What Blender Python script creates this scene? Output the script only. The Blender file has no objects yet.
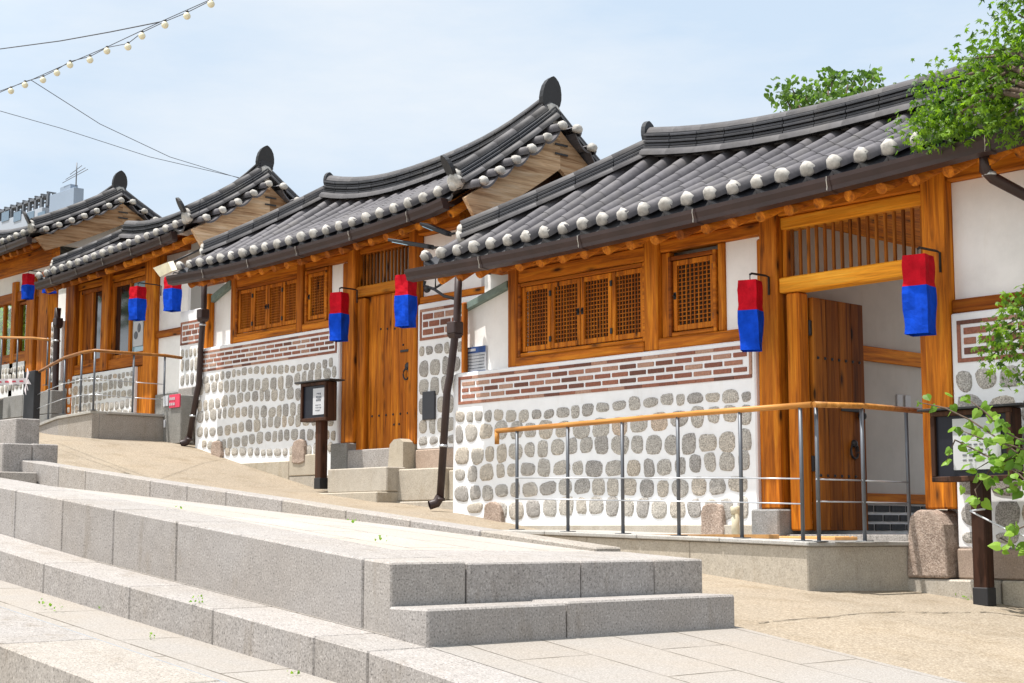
import bpy, math, random
from mathutils import Vector, Matrix
R = math.radians
random.seed(7)
scene = bpy.context.scene
# ------------------------------------------------------------------ camera
FPX = 1550.0; PITCH = math.atan(189 / FPX); AZ = R(42.1)
cam = bpy.data.cameras.new('camera'); cam_o = bpy.data.objects.new('camera', cam)
scene.collection.objects.link(cam_o); scene.camera = cam_o
cam.sensor_width = 36; cam.lens = FPX / 1024 * 36; cam.clip_start = .05; cam.clip_end = 3000
f0 = Vector((-math.cos(AZ), math.sin(AZ), 0)); RT = Vector((math.sin(AZ), math.cos(AZ), 0))
FW = f0 * math.cos(PITCH) + Vector((0, 0, math.sin(PITCH))); UP = RT.cross(FW)
cam_o.matrix_world = Matrix((( RT.x, UP.x, -FW.x, 0), (RT.y, UP.y, -FW.y, 0), (RT.z, UP.z, -FW.z, 0), (0, 0, 0, 1)))
# ------------------------------------------------------------------ light
SUN_EL = R(72); PHI = R(33)          # PHI: turn of the sun from straight in front of the facades towards the far end
world = bpy.data.worlds.new('World'); scene.world = world; world.use_nodes = True
nt = world.node_tree; nt.nodes.clear()
def wn(t, **k):
    n = nt.nodes.new(t)
    for a, b in k.items(): setattr(n, a, b)
    return n
sky = wn('ShaderNodeTexSky', sky_type='NISHITA', sun_disc=False)
sky.sun_elevation = SUN_EL; sky.sun_rotation = R(180) + PHI; sky.air_density = 1.0; sky.dust_density = 3.0; sky.ozone_density = 1.0
tc = wn('ShaderNodeTexCoord'); mp = wn('ShaderNodeMapping'); mp.inputs['Scale'].default_value = (1.2, 1.2, 4.5)
nz = wn('ShaderNodeTexNoise'); nz.inputs['Scale'].default_value = 2.3; nz.inputs['Detail'].default_value = 8; nz.inputs['Roughness'].default_value = .62
rp = wn('ShaderNodeValToRGB'); rp.color_ramp.elements[0].position = .36; rp.color_ramp.elements[1].position = .78
rp.color_ramp.elements[0].color = (.0, .0, .0, 1); rp.color_ramp.elements[1].color = (.8, .8, .8, 1)
mx = wn('ShaderNodeMixRGB'); mx.inputs[2].default_value = (9.3, 9.6, 9.9, 1)
hz = wn('ShaderNodeMixRGB'); hz.inputs[0].default_value = .85; hz.inputs[2].default_value = (7.2, 8.7, 10.4, 1)
bg = wn('ShaderNodeBackground'); bg.inputs['Strength'].default_value = .066
wo = wn('ShaderNodeOutputWorld')
L = nt.links.new
L(tc.outputs['Generated'], mp.inputs[0]); L(mp.outputs[0], nz.inputs[0]); L(nz.outputs[0], rp.inputs[0])
L(sky.outputs[0], hz.inputs[1]); L(rp.outputs[0], mx.inputs[0]); L(hz.outputs[0], mx.inputs[1]); L(bg.outputs[0], wo.inputs[0])
sd = Vector((-math.sin(PHI) * math.cos(SUN_EL), -math.cos(PHI) * math.cos(SUN_EL), math.sin(SUN_EL)))
# glow added to the unseen sky before the facades, to brighten them
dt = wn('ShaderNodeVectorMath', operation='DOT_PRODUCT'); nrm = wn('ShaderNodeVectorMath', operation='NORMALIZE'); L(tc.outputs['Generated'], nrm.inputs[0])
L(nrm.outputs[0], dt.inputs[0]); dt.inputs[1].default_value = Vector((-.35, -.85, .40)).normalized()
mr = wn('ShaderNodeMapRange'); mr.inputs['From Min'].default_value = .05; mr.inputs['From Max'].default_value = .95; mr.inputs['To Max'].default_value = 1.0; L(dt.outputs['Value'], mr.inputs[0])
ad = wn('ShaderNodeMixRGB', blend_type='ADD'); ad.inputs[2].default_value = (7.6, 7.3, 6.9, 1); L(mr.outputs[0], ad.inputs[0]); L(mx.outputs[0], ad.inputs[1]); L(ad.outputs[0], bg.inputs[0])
sl = bpy.data.lights.new('sun', 'SUN'); sl.energy = 4.5; sl.angle = R(.5); sl.color = (1, .955, .905)
so = bpy.data.objects.new('sun', sl); scene.collection.objects.link(so); so.rotation_euler = sd.to_track_quat('Z', 'Y').to_euler()
scene.view_settings.view_transform = 'Standard'; scene.view_settings.look = 'None'
scene.view_settings.exposure = .62; scene.view_settings.gamma = 1
scene.render.engine = 'CYCLES'; scene.cycles.max_bounces = 8; scene.cycles.diffuse_bounces = 5
scene.render.resolution_x = 1024; scene.render.resolution_y = 683

# ------------------------------------------------------------------ helpers
def ray(px, py): return FW + RT * ((px - 512) / FPX) + UP * ((341.5 - py) / FPX)
def atY(px, py, Y): d = ray(px, py); return d * (Y / d.y)
def atX(px, py, X): d = ray(px, py); return d * (X / d.x)
def lerp(a, b, t): return a + (b - a) * t
def interp(x, pts):
    if x <= pts[0][0]: return pts[0][1]
    for (a, b), (c, d) in zip(pts, pts[1:]):
        if x <= c: return b + (d - b) * (x - a) / (c - a)
    return pts[-1][1]
C = scene.collection
class MB:
    def __init__(s): s.v = []; s.f = []; s.r = []; s.sm = []
    def add(s, vs, fs, rnd=None, smooth=False):
        o = len(s.v); s.v += [Vector(v) for v in vs]
        rnd = random.random() if rnd is None else rnd
        for f in fs: s.f.append([o + i for i in f]); s.r.append(rnd); s.sm.append(smooth)
    def hexa(s, c, bev=.004, rnd=None):
        c = [Vector(p) for p in c]
        def P(u, v, w):
            a = lerp(lerp(c[0], c[1], u), lerp(c[2], c[3], u), v); b = lerp(lerp(c[4], c[5], u), lerp(c[6], c[7], u), v)
            return lerp(a, b, w)
        sz = [max((c[1] - c[0]).length, (c[7]-c[6]).length, 1e-5), max((c[2] - c[0]).length, (c[7]-c[5]).length, 1e-5), max((c[4] - c[0]).length, (c[7]-c[3]).length, 1e-5)]
        d = [min(.3, bev / x) for x in sz]
        if bev <= 0:
            s.add(c, [(0,2,3,1),(4,5,7,6),(0,1,5,4),(2,6,7,3),(0,4,6,2),(1,3,7,5)], rnd); return
        vs = []; idx = {}
        for i in range(8):
            b = (i & 1, i >> 1 & 1, i >> 2 & 1)
            for k in range(3):
                t = [float(b[m]) if m == k else (d[m] if b[m] == 0 else 1 - d[m]) for m in range(3)]
                idx[(b, k)] = len(vs); vs.append(P(*t))
        fs = []
        for k in range(3):
            l, m = [q for q in range(3) if q != k]
            for sgn in (0, 1):
                q = []
                for (a, b2) in ((0,0),(1,0),(1,1),(0,1)):
                    t = [0,0,0]; t[k] = sgn; t[l] = a; t[m] = b2; q.append(idx[(tuple(t), k)])
                fs.append(q)
            for a in (0, 1):
                for b2 in (0, 1):
                    t0 = [0,0,0]; t1 = [0,0,0]; t0[l] = t1[l] = a; t0[m] = t1[m] = b2; t1[k] = 1
                    fs.append([idx[(tuple(t0), l)], idx[(tuple(t1), l)], idx[(tuple(t1), m)], idx[(tuple(t0), m)]])
        for i in range(8):
            b = (i & 1, i >> 1 & 1, i >> 2 & 1); fs.append([idx[(b, 0)], idx[(b, 1)], idx[(b, 2)]])
        s.add(vs, fs, rnd)
    def box(s, x0, x1, y0, y1, z0, z1, bev=.004, rnd=None):
        s.hexa([(x, y, z) for z in (z0, z1) for y in (y0, y1) for x in (x0, x1)], bev, rnd)
    def tube(s, path, r, n=8, cap=True, rnd=None, smooth=True):
        path = [Vector(p) for p in path]; rs = r if isinstance(r, (list, tuple)) else [r] * len(path)
        vs = []; fs = []
        for i, p in enumerate(path):
            t = (path[min(i + 1, len(path) - 1)] - path[max(i - 1, 0)]).normalized()
            ref = Vector((0, 0, 1)) if abs(t.z) < .9 else Vector((1, 0, 0))
            a = t.cross(ref).normalized(); b = a.cross(t)
            for k in range(n):
                q = 2 * math.pi * k / n; vs.append(p + (a * math.cos(q) + b * math.sin(q)) * rs[i])
        for i in range(len(path) - 1):
            for k in range(n): fs.append((i*n+k, i*n+(k+1)%n, (i+1)*n+(k+1)%n, (i+1)*n+k))
        rnd = random.random() if rnd is None else rnd
        s.add(vs, fs, rnd, smooth)
        if cap:
            s.add(vs[:n], [tuple(range(n))], rnd); s.add(vs[-n:], [tuple(range(n))], rnd)
    def ball(s, c, r, n=8, m=6, sc=(1,1,1), rnd=None):
        c = Vector(c); vs = []; fs = []
        for i in range(m + 1):
            th = math.pi * i / m
            for k in range(n):
                q = 2 * math.pi * k / n
                vs.append(c + Vector((math.sin(th)*math.cos(q)*r*sc[0], math.sin(th)*math.sin(q)*r*sc[1], math.cos(th)*r*sc[2])))
        for i in range(m):
            for k in range(n): fs.append((i*n+k, i*n+(k+1)%n, (i+1)*n+(k+1)%n, (i+1)*n+k))
        s.add(vs, fs, rnd, True)
    def prism(s, pts, d, rnd=None):                      # closed outline extruded by vector d
        pts = [Vector(p) for p in pts]; d = Vector(d); n = len(pts)
        fs = [tuple(range(n)), tuple(range(2*n-1, n-1, -1))] + [(i, (i+1)%n, n+(i+1)%n, n+i) for i in range(n)]
        s.add(pts + [p + d for p in pts], fs, rnd)
    def build(s, name, mat, parent=None, merge=True):
        me = bpy.data.meshes.new(name)
        off = base_of(parent)
        me.from_pydata([tuple(v - off) for v in s.v], [], s.f)
        at = me.attributes.new('rnd', 'FLOAT', 'FACE'); at.data.foreach_set('value', s.r)
        me.polygons.foreach_set('use_smooth', s.sm)
        import bmesh
        bm = bmesh.new(); bm.from_mesh(me)
        if merge: bmesh.ops.remove_doubles(bm, verts=bm.verts, dist=1e-5)
        bmesh.ops.recalc_face_normals(bm, faces=bm.faces); bm.to_mesh(me); bm.free()
        me.materials.append(mat)
        o = bpy.data.objects.new(name, me); C.objects.link(o)
        if parent: o.parent = parent
        else: pass
        return o
def base_of(o):
    v = Vector((0, 0, 0))
    while o: v = v + o.location; o = o.parent
    return v
def tag(o, label=None, cat=None, group=None, kind=None):
    if label: o['label'] = label
    if cat: o['category'] = cat
    if group: o['group'] = group
    if kind: o['kind'] = kind
    return o
def thing(name, loc, label, cat, group=None):
    o = bpy.data.objects.new(name, None); C.objects.link(o); o.location = loc; o.empty_display_size = .2
    return tag(o, label, cat, group)
def struct(name, mb, mat): return tag(mb.build(name, mat), kind='structure')

# ------------------------------------------------------------------ materials
class NM:
    def __init__(s, name, rough=.8, spec=.3):
        s.m = bpy.data.materials.new(name); s.m.use_nodes = True; s.t = s.m.node_tree
        s.b = s.t.nodes['Principled BSDF']; s.b.inputs['Roughness'].default_value = rough
        s.b.inputs['Specular IOR Level'].default_value = spec
        g = s.n('ShaderNodeNewGeometry'); s.pos = g.outputs['Position']
    def n(s, t, **k):
        x = s.t.nodes.new(t)
        for a, b in k.items(): setattr(x, a, b)
        return x
    def l(s, a, b): s.t.links.new(a, b)
    def map(s, sc=(1,1,1), rot=(0,0,0), src=None):
        m = s.n('ShaderNodeMapping'); m.inputs['Scale'].default_value = sc; m.inputs['Rotation'].default_value = rot
        s.l(src or s.pos, m.inputs[0]); return m.outputs[0]
    def noise(s, vec, scale, detail=4, rough=.55, dist=0):
        x = s.n('ShaderNodeTexNoise'); x.inputs['Scale'].default_value = scale; x.inputs['Detail'].default_value = detail
        x.inputs['Roughness'].default_value = rough; x.inputs['Distortion'].default_value = dist
        s.l(vec, x.inputs[0]); return x.outputs[0]
    def ramp(s, fac, stops):
        x = s.n('ShaderNodeValToRGB'); e = x.color_ramp.elements
        while len(e) < len(stops): e.new(.5)
        for q, (p, c) in zip(e, stops): q.position = p; q.color = (*c, 1) if len(c) == 3 else c
        s.l(fac, x.inputs[0]); return x.outputs[0]
    def mix(s, f, a, b, mode='MIX'):
        x = s.n('ShaderNodeMixRGB', blend_type=mode)
        for i, v in enumerate((f, a, b)):
            if isinstance(v, (int, float)): x.inputs[i].default_value = v if i == 0 else (v, v, v, 1)
            elif isinstance(v, tuple): x.inputs[i].default_value = (*v, 1)
            else: s.l(v, x.inputs[i])
        return x.outputs[0]
    def rnd(s): a = s.n('ShaderNodeAttribute'); a.attribute_name = 'rnd'; return a.outputs['Fac']
    def bump(s, h, dist=.01, st=1.0):
        x = s.n('ShaderNodeBump'); x.inputs['Distance'].default_value = dist; x.inputs['Strength'].default_value = st
        s.l(h, x.inputs['Height']); s.l(x.outputs[0], s.b.inputs['Normal'])
    def col(s, c): s.l(c, s.b.inputs['Base Color']) if not isinstance(c, tuple) else setattr(s.b.inputs['Base Color'], 'default_value', (*c, 1)); return s.m
G = lambda v: (v, v, v)
def granite(name, c, c2, speck=.55, warm=.0, jit=.08):
    m = NM(name, .82, .25)
    f = m.noise(m.pos, 95, 3, .75); big = m.noise(m.pos, 2.2, 5, .6); mid = m.noise(m.pos, 14, 4, .6)
    a = m.ramp(f, [(.33, tuple(x * (1 - speck) for x in c)), (.46, c), (.56, c), (.68, c2)])
    a = m.mix(m.ramp(big, [(.35, G(0)), (.75, G(1))]), a, m.mix(1, a, (.93, .905, .87), 'MULTIPLY'))
    a = m.mix(.5, a, m.mix(1, a, m.ramp(mid, [(.3, G(.8)), (.7, G(1.1))]), 'MULTIPLY'))
    a = m.mix(1, a, m.ramp(m.rnd(), [(0, (1 - jit, 1 - jit*1.02, 1 - jit*1.1)), (.5, G(1)), (1, (1, .97, .9))]), 'MULTIPLY')
    st = m.noise(m.map((3.0, 3.0, .8)), 1.6, 6, .7)
    a = m.mix(m.ramp(st, [(.56, G(0)), (.78, G(.75))]), a, m.mix(1, a, (.62, .55, .44), 'MULTIPLY'))
    m.bump(m.mix(.5, f, mid), .003, .6); return m.col(a)
M = {}
M['granite'] = granite('granite', (.345, .322, .303), (.54, .51, .485), .62)
M['granite_top'] = granite('granite_top', (.42, .41, .385), (.55, .54, .52), .35)
M['granite_warm'] = granite('granite_warm', (.44, .40, .34), (.58, .54, .47), .35)
M['granite_dark'] = granite('granite_dark', (.26, .26, .255), (.4, .4, .4), .5)
M['pink_stone'] = granite('pink_stone', (.40, .31, .25), (.55, .45, .37), .35, jit=.3)
def rough():
    m = NM('rough_pink_granite', .95, .15); f = m.noise(m.pos, 70, 5, .8); b = m.noise(m.pos, 11, 6, .7)
    a = m.ramp(f, [(.3, (.17, .12, .095)), (.5, (.44, .34, .275)), (.7, (.68, .57, .48))])
    a = m.mix(.8, a, m.mix(1, a, m.ramp(b, [(.32, G(.62)), (.66, G(1.2))]), 'MULTIPLY'))
    m.bump(m.mix(.6, f, b), .035, 1.0); return m.col(a)
M['rough'] = rough()
def paving(name='paving_slabs', k=1.0):
    m = NM(name, .85, .2)
    vec = m.map((1, 1, 0))
    br = m.n('ShaderNodeTexBrick'); m.l(m.map((1,1,1), src=m.pos), br.inputs[0])
    br.inputs['Color1'].default_value = (.62, .62, .62, 1); br.inputs['Color2'].default_value = (1, 1, 1, 1); br.inputs['Mortar'].default_value = (.25, .25, .25, 1)
    br.inputs['Scale'].default_value = 1; br.inputs['Brick Width'].default_value = .92; br.inputs['Row Height'].default_value = .46; br.inputs['Mortar Size'].default_value = .006; br.inputs['Mortar Smooth'].default_value = .1
    f = m.noise(m.pos, 110, 3, .7); big = m.noise(m.pos, 1.3, 5, .6)
    base = m.ramp(f, [(.3, (.195*k, .18*k, .162*k)), (.5, (.26*k, .24*k, .218*k)), (.7, (.34*k, .318*k, .292*k))])
    base = m.mix(.2, base, m.mix(1, base, br.outputs[0], 'MULTIPLY'))
    base = m.mix(m.ramp(big, [(.4, G(0)), (.7, G(.8))]), base, m.mix(1, base, (1.0, .95, .88), 'MULTIPLY'))
    brk = m.noise(m.pos, 4, 3, .6)
    mort = m.mix(1, m.ramp(br.outputs['Fac'], [(.0, G(0)), (1, G(1))]), m.ramp(brk, [(.40, G(.25)), (.56, G(1))]), 'MULTIPLY')
    base = m.mix(mort, base, (.11, .095, .075))
    m.bump(m.mix(.6, f, br.outputs['Fac']), .003, .5); return m.col(base)
M['paving'] = paving(k=1.2); M['platform_top'] = paving('platform_slabs', 1.5)
def street():
    m = NM('washed_concrete', .9, .15)
    v = m.n('ShaderNodeTexVoronoi'); v.inputs['Scale'].default_value = 75; m.l(m.pos, v.inputs[0])
    f = m.noise(m.pos, 60, 4, .7); big = m.noise(m.pos, .9, 6, .62, .6)
    a = m.ramp(f, [(.3, (.23, .187, .138)), (.5, (.335, .28, .212)), (.72, (.47, .41, .325))])
    a = m.mix(.5, a, m.mix(1, a, m.ramp(v.outputs['Distance'], [(.0, G(1.2)), (.6, G(.6))]), 'MULTIPLY'))
    a = m.mix(m.ramp(big, [(.38, G(0)), (.68, G(1))]), a, m.mix(1, a, (1.12, 1.1, 1.07), 'MULTIPLY'))
    st = m.noise(m.pos, 2.6, 7, .7); a = m.mix(m.ramp(st, [(.50, G(0)), (.72, G(.75))]), a, m.mix(1, a, (.70, .66, .58), 'MULTIPLY'))
    m.bump(m.mix(.5, f, v.outputs['Distance']), .006, .6); return m.col(a)
M['street'] = street()
def plaster(name, c=(.80, .80, .79)):
    m = NM(name, .9, .15); big = m.noise(m.pos, 3.5, 6, .65); f = m.noise(m.pos, 45, 3, .6)
    a = m.ramp(big, [(.3, tuple(x * .9 for x in c)), (.6, c)])
    st = m.noise(m.map((9, 9, .9)), 1.5, 5, .6); a = m.mix(m.ramp(st, [(.58, G(0)), (.8, G(.35))]), a, m.mix(1, a, (.8, .75, .66), 'MULTIPLY'))
    m.bump(m.mix(.5, f, big), .004, .5); return m.col(a)
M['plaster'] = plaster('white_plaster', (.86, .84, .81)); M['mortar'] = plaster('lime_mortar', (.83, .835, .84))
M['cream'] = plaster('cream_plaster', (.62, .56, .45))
M['greywhite'] = plaster('grey_plaster', (.5, .48, .45))
def wood(name, axis, c0, c1, c2, rough=.68):
    m = NM(name, rough, .22)
    sc = {'x': (.55, 9, 9), 'z': (9, 9, .55), 'y': (9, .55, 9)}[axis]
    o = m.n('ShaderNodeObjectInfo')
    vec = m.n('ShaderNodeVectorMath', operation='ADD'); m.l(m.map(sc), vec.inputs[0])
    rv = m.n('ShaderNodeVectorMath', operation='SCALE'); m.l(m.rnd(), rv.inputs[3]); rv.inputs[0].default_value = (37, 51, 23); m.l(rv.outputs[0], vec.inputs[1])
    g = m.noise(vec.outputs[0], 2.2, 7, .62, .8); g2 = m.noise(vec.outputs[0], 9, 4, .6, .2); g0 = m.noise(vec.outputs[0], .7, 3, .5, 1.2)
    a = m.ramp(g, [(.28, c0), (.5, c1), (.72, c2)])
    a = m.mix(.45, a, m.mix(1, a, m.ramp(g2, [(.3, G(.55)), (.65, G(1.15))]), 'MULTIPLY'))
    a = m.mix(.5, a, m.mix(1, a, m.ramp(g0, [(.35, G(.7)), (.62, G(1.1))]), 'MULTIPLY'))
    # knots
    ks = {'x': (2.2, 7, 7), 'z': (7, 7, 2.2), 'y': (7, 2.2, 7)}[axis]
    kv = m.n('ShaderNodeVectorMath', operation='ADD'); m.l(m.map(ks), kv.inputs[0]); m.l(rv.outputs[0], kv.inputs[1])
    v = m.n('ShaderNodeTexVoronoi'); v.inputs['Scale'].default_value = 1.0; m.l(kv.outputs[0], v.inputs[0])
    a = m.mix(m.ramp(v.outputs['Distance'], [(.07, G(.95)), (.12, G(.45)), (.22, G(0))]), a, tuple(x * .22 for x in c0))
    a = m.mix(1, a, m.ramp(m.rnd(), [(0, (.46, .38, .32)), (.45, (.92, .9, .88)), (1, (1.14, 1.2, 1.3))]), 'MULTIPLY')
    m.bump(g2, .002, .5); return m.col(a)
OR = ((.12, .028, .002), (.50, .142, .006), (.72, .265, .016))
for ax in 'xyz': M['wood_' + ax] = wood('pine_' + ax, ax, *OR)
M['wood_light'] = wood('pine_light', 'x', (.44, .14, .006), (.74, .28, .014), (.82, .40, .04))
M['wood_pale'] = wood('weathered_pine', 'y', (.22, .10, .04), (.62, .42, .25), (.78, .62, .45), .85)
M['wood_aged'] = wood('aged_pine', 'z', (.08, .024, .003), (.36, .115, .009), (.50, .19, .022))
M['wood_dark'] = wood('dark_stained_wood', 'z', (.03, .013, .008), (.06, .026, .014), (.10, .04, .02))
M['rail_wood'] = wood('rail_wood', 'x', (.33, .13, .03), (.52, .23, .05), (.65, .33, .1), .4)
def simple(name, c, rough=.5, metal=0, spec=.4, var=.12, sc=8, bump=0):
    m = NM(name, rough, spec); m.b.inputs['Metallic'].default_value = metal
    n = m.noise(m.pos, sc, 5, .6)
    a = m.ramp(n, [(.3, tuple(x * (1 - var) for x in c)), (.7, tuple(min(1, x * (1 + var)) for x in c))])
    if bump: m.bump(n, bump, .6)
    return m.col(a)
def tile(name, c, var=.3):
    m = NM(name, .62, .35); n = m.noise(m.pos, 16, 5, .65); b = m.noise(m.pos, 2.2, 4, .6)
    a = m.ramp(m.rnd(), [(0, tuple(x * (1 - var) for x in c)), (1, tuple(x * (1 + var) for x in c))])
    a = m.mix(1, a, m.ramp(n, [(.3, G(.78)), (.7, G(1.15))]), 'MULTIPLY')
    a = m.mix(m.ramp(b, [(.5, G(0)), (.72, G(.4))]), a, (.14, .13, .115))
    m.bump(n, .003, .5); return m.col(a)
M['tile'] = tile('grey_roof_tile', (.098, .092, .099), .16); M['tile_shade'] = tile('shaded_pan_tile', (.028, .030, .037), .3); M['ridge'] = tile('ridge_tile', (.085, .081, .083), .2)
M['layer'] = tile('ridge_layer_tile', (.042, .043, .049), .35); M['cap'] = simple('lime_end_cap', (.42, .40, .365), .85, var=.4, sc=14, bump=.006)
M['gutter'] = simple('brown_gutter', (.036, .020, .018), .45, var=.3, sc=3)
M['iron'] = simple('black_iron', (.02, .02, .022), .5)
M['steel'] = simple('grey_steel', (.13, .14, .155), .5, .5, var=.1); M['steel_light'] = simple('brushed_steel', (.52, .54, .57), .35, .6)
M['red'] = simple('red_cloth', (.46, .006, .016), .85, spec=.1, var=.28, sc=9, bump=.016); M['blue'] = simple('blue_cloth', (.004, .055, .48), .85, spec=.1, var=.32, sc=9, bump=.016)
M['stone'] = NM('field_stone', .9, .2)
def fstone():
    m = M['stone']; f = m.noise(m.pos, 95, 3, .75); b = m.noise(m.pos, 18, 4, .65)
    a = m.ramp(f, [(.34, (.20, .187, .17)), (.5, (.45, .425, .385)), (.66, (.72, .68, .62))])
    a = m.mix(.6, a, m.mix(1, a, m.ramp(b, [(.3, G(.7)), (.7, G(1.2))]), 'MULTIPLY'))
    a = m.mix(1, a, m.ramp(m.rnd(), [(0, (.74, .74, .76)), (.3, (.9, .9, .9)), (.6, (1, .99, .97)), (.95, (1.04, .98, .90)), (1, (1.1, .93, .8))]), 'MULTIPLY')
    m.bump(m.mix(.5, f, b), .008, .9); return m.col(a)
M['stone'] = fstone()
def brickm():
    m = NM('red_brick', .9, .15); n = m.noise(m.pos, 50, 4, .7)
    a = m.ramp(m.rnd(), [(0, (.15, .072, .055)), (.35, (.27, .11, .075)), (.7, (.34, .15, .10)), (1, (.42, .27, .20))])
    a = m.mix(1, a, m.ramp(n, [(.3, G(.72)), (.7, G(1.25))]), 'MULTIPLY'); m.bump(n, .005, .7); return m.col(a)
M['brick'] = brickm()
M['darkbrick'] = simple('dark_brick', (.05, .052, .056), .8, var=.3, sc=30)
M['lattice_back'] = simple('lattice_backing', (.055, .026, .012), .9)
M['green_metal'] = simple('verdigris_flashing', (.17, .23, .20), .55, var=.25)
M['paper'] = simple('paper', (.50, .51, .53), .6, var=.03); M['navy'] = simple('navy_print', (.02, .06, .2), .5); M['ink'] = simple('print_ink', (.12, .13, .15), .6)
M['pinkp'] = simple('red_print', (.65, .05, .1), .5); M['beige'] = simple('beige_plastic', (.55, .5, .36), .5, var=.15)
M['dark'] = simple('dark_interior', (.02, .015, .012), .9)
M['slate'] = simple('slate_plate', (.035, .037, .045), .45)
M['bulb'] = simple('frosted_bulb', (.75, .70, .5), .25, var=.05); M['cable'] = simple('cable', (.05, .05, .055), .6)
M['tactile'] = simple('yellow_tactile', (.62, .33, .12), .8, var=.2, sc=12)
M['tapew'] = simple('tape_white', (.8, .72, .72), .4, var=.05); M['taper'] = simple('tape_red', (.7, .06, .09), .4)
M['bark'] = simple('bark', (.10, .07, .05), .9, var=.4, sc=12, bump=.01)
def glass(name, c, rough=.08):
    m = NM(name, rough, .9); m.b.inputs['IOR'].default_value = 1.6; m.b.inputs['Coat Weight'].default_value = .15; m.b.inputs['Coat Roughness'].default_value = .04; return m.col(c)
M['glass'] = glass('dark_glass', (.008, .010, .014)); M['clear'] = glass('clear_glass', (.9, .95, .95), .0); M['clear'].node_tree.nodes['Principled BSDF'].inputs['Transmission Weight'].default_value = 1; M['clear'].node_tree.nodes['Principled BSDF'].inputs['IOR'].default_value = 1.25; M['boardglass'] = simple('notice_case_back', (.012, .013, .02), .35, spec=.25); M['glass_pale'] = glass('film_glass', (.25, .42, .5), .2)
def leafm(name, a, b):
    m = NM(name, .5, .35); c = m.ramp(m.rnd(), [(0, a), (1, b)]); m.col(c)
    m.b.inputs['Subsurface Weight'].default_value = 0
    tr = m.n('ShaderNodeBsdfTranslucent'); ms = m.n('ShaderNodeMixShader'); ms.inputs[0].default_value = .42
    c2 = m.mix(1, c, (1.5, 1.6, .6), 'MULTIPLY'); m.l(c2, tr.inputs[0])
    out = m.t.nodes['Material Output']; m.l(m.b.outputs[0], ms.inputs[1]); m.l(tr.outputs[0], ms.inputs[2]); m.l(ms.outputs[0], out.inputs[0]); return m.m
M['leaf'] = leafm('maple_leaf', (.03, .085, .008), (.21, .36, .025)); M['leaf_dark'] = leafm('dark_leaf', (.04, .09, .018), (.13, .23, .05))
M['leaf_vine'] = leafm('vine_leaf', (.10, .22, .02), (.24, .40, .05))

# ------------------------------------------------------------------ ground
HP = [(-400, 3.4), (-60, 3.3), (-30, 2.3), (-22, 1.55), (-19.4, 1.27), (-18, 1.15), (-17.3, 1.06), (-16.3, .84), (-14.5, .47), (-12.3, .24), (-11.3, .16), (-10.1, 0.0), (-9.9, -.043), (-6.4, -.407), (-5.4, -.512), (-4.1, -.70), (0, -1.1), (12, -2.1), (400, -2.2)]
def h(x): return interp(x, HP)
def strip(mb, xs, y0, y1, zf, rnd=.5, ny=1):
    vs = []; fs = []
    for x in xs:
        for j in range(ny + 1): vs.append((x, lerp(y0, y1, j / ny), zf(x)))
    n = ny + 1
    for i in range(len(xs) - 1):
        for j in range(ny): fs.append((i*n+j, (i+1)*n+j, (i+1)*n+j+1, i*n+j+1))
    mb.add(vs, fs, rnd)
XS = [p[0] for p in HP]; XN = sorted(set([x * .5 for x in range(-80, 26)] + [p[0] for p in HP if -40 < p[0] < 12]))
g = MB(); strip(g, XS, 4.3, 400, lambda x: h(x) - .05); strip(g, XS, -400, 4.3, lambda x: h(x) - .48)
struct('ground', g, M['street'])
g = MB(); strip(g, XN, 6.5, 13.5, h, ny=4); struct('street', g, M['street'])
g = MB()
strip(g, XN, 4.388, 6.5, lambda x: h(x) + .003, ny=3)
strip(g, XN, 3.602, 4.05, lambda x: h(x) - .17)
strip(g, XN, -6, 3.1, lambda x: h(x) - .36)
struct('paving', g, M['paving'])
def hx(mb, x0, x1, y0, y1, zt, zb, bev=.008, rnd=None):          # block whose top and bottom follow functions of x
    mb.hexa([(x0, y0, zb(x0)), (x1, y0, zb(x1)), (x0, y1, zb(x0)), (x1, y1, zb(x1)), (x0, y0, zt(x0)), (x1, y0, zt(x1)), (x0, y1, zt(x0)), (x1, y1, zt(x1))], bev, rnd)
g = MB(); g2 = MB()
jb = [atY(x, y, 4.05).x for x, y in ((44, 562), (130, 583), (213, 606), (314, 636))]
jb = [-16, -14.6, -13.2, -11.8, -10.4] + [x_ for x_ in jb if x_ < -5.5] + [-5.4, -4.1, -3.2, -2, -.6, 1]
for a, b in zip(jb, jb[1:]): hx(g, a + .002, b - .002, 4.05, 4.4, lambda x: h(x) + .001, lambda x: h(x) - .21)
struct('long_step', g, M['granite'])
ja = [-16 + 1.13 * i for i in range(14)]
for a, b in zip(ja, ja[1:]): hx(g2, a + .002, b - .002, 3.1, 3.6, lambda x: h(x) - .169, lambda x: h(x) - .42)
struct('lower_step', g2, M['granite'])

# ---- raised platform
def zfront(x): return interp(x, [(-16, .75), (-11.5, .44), (-9.93, .287), (-5.65, -.158), (-4, -.33)])
def zback(x): return interp(x, [(-16, .6), (-13.58, .416), (-11.45, .272), (-8.13, .029), (-6.28, -.122), (-5.7, -.160)])
def zkerb(x): return interp(x, [(-16, .86), (-14.0, .665), (-11.73, .435), (-9.51, .22), (-8.54, .119), (-6.85, -.045), (-5.68, -.158)])
pl = thing('stone_platform', (-9.5, 5.4, h(-9.5)), 'long raised granite platform stepping along the sloping street in front of the houses', 'platform')
g = MB()
jf = [atY(x, y, 4.4).x for x, y in ((16, 492), (63, 500), (114, 510), (177, 521), (363, 558))]
jf = [-15.6, -14.3, -13.0, -11.8, -10.7] + jf
for a, b in zip(jf, jf[1:]): hx(g, a + .003, b - .003, 4.4, 4.85, zfront, lambda x: h(x) - .03, .008)
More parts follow.
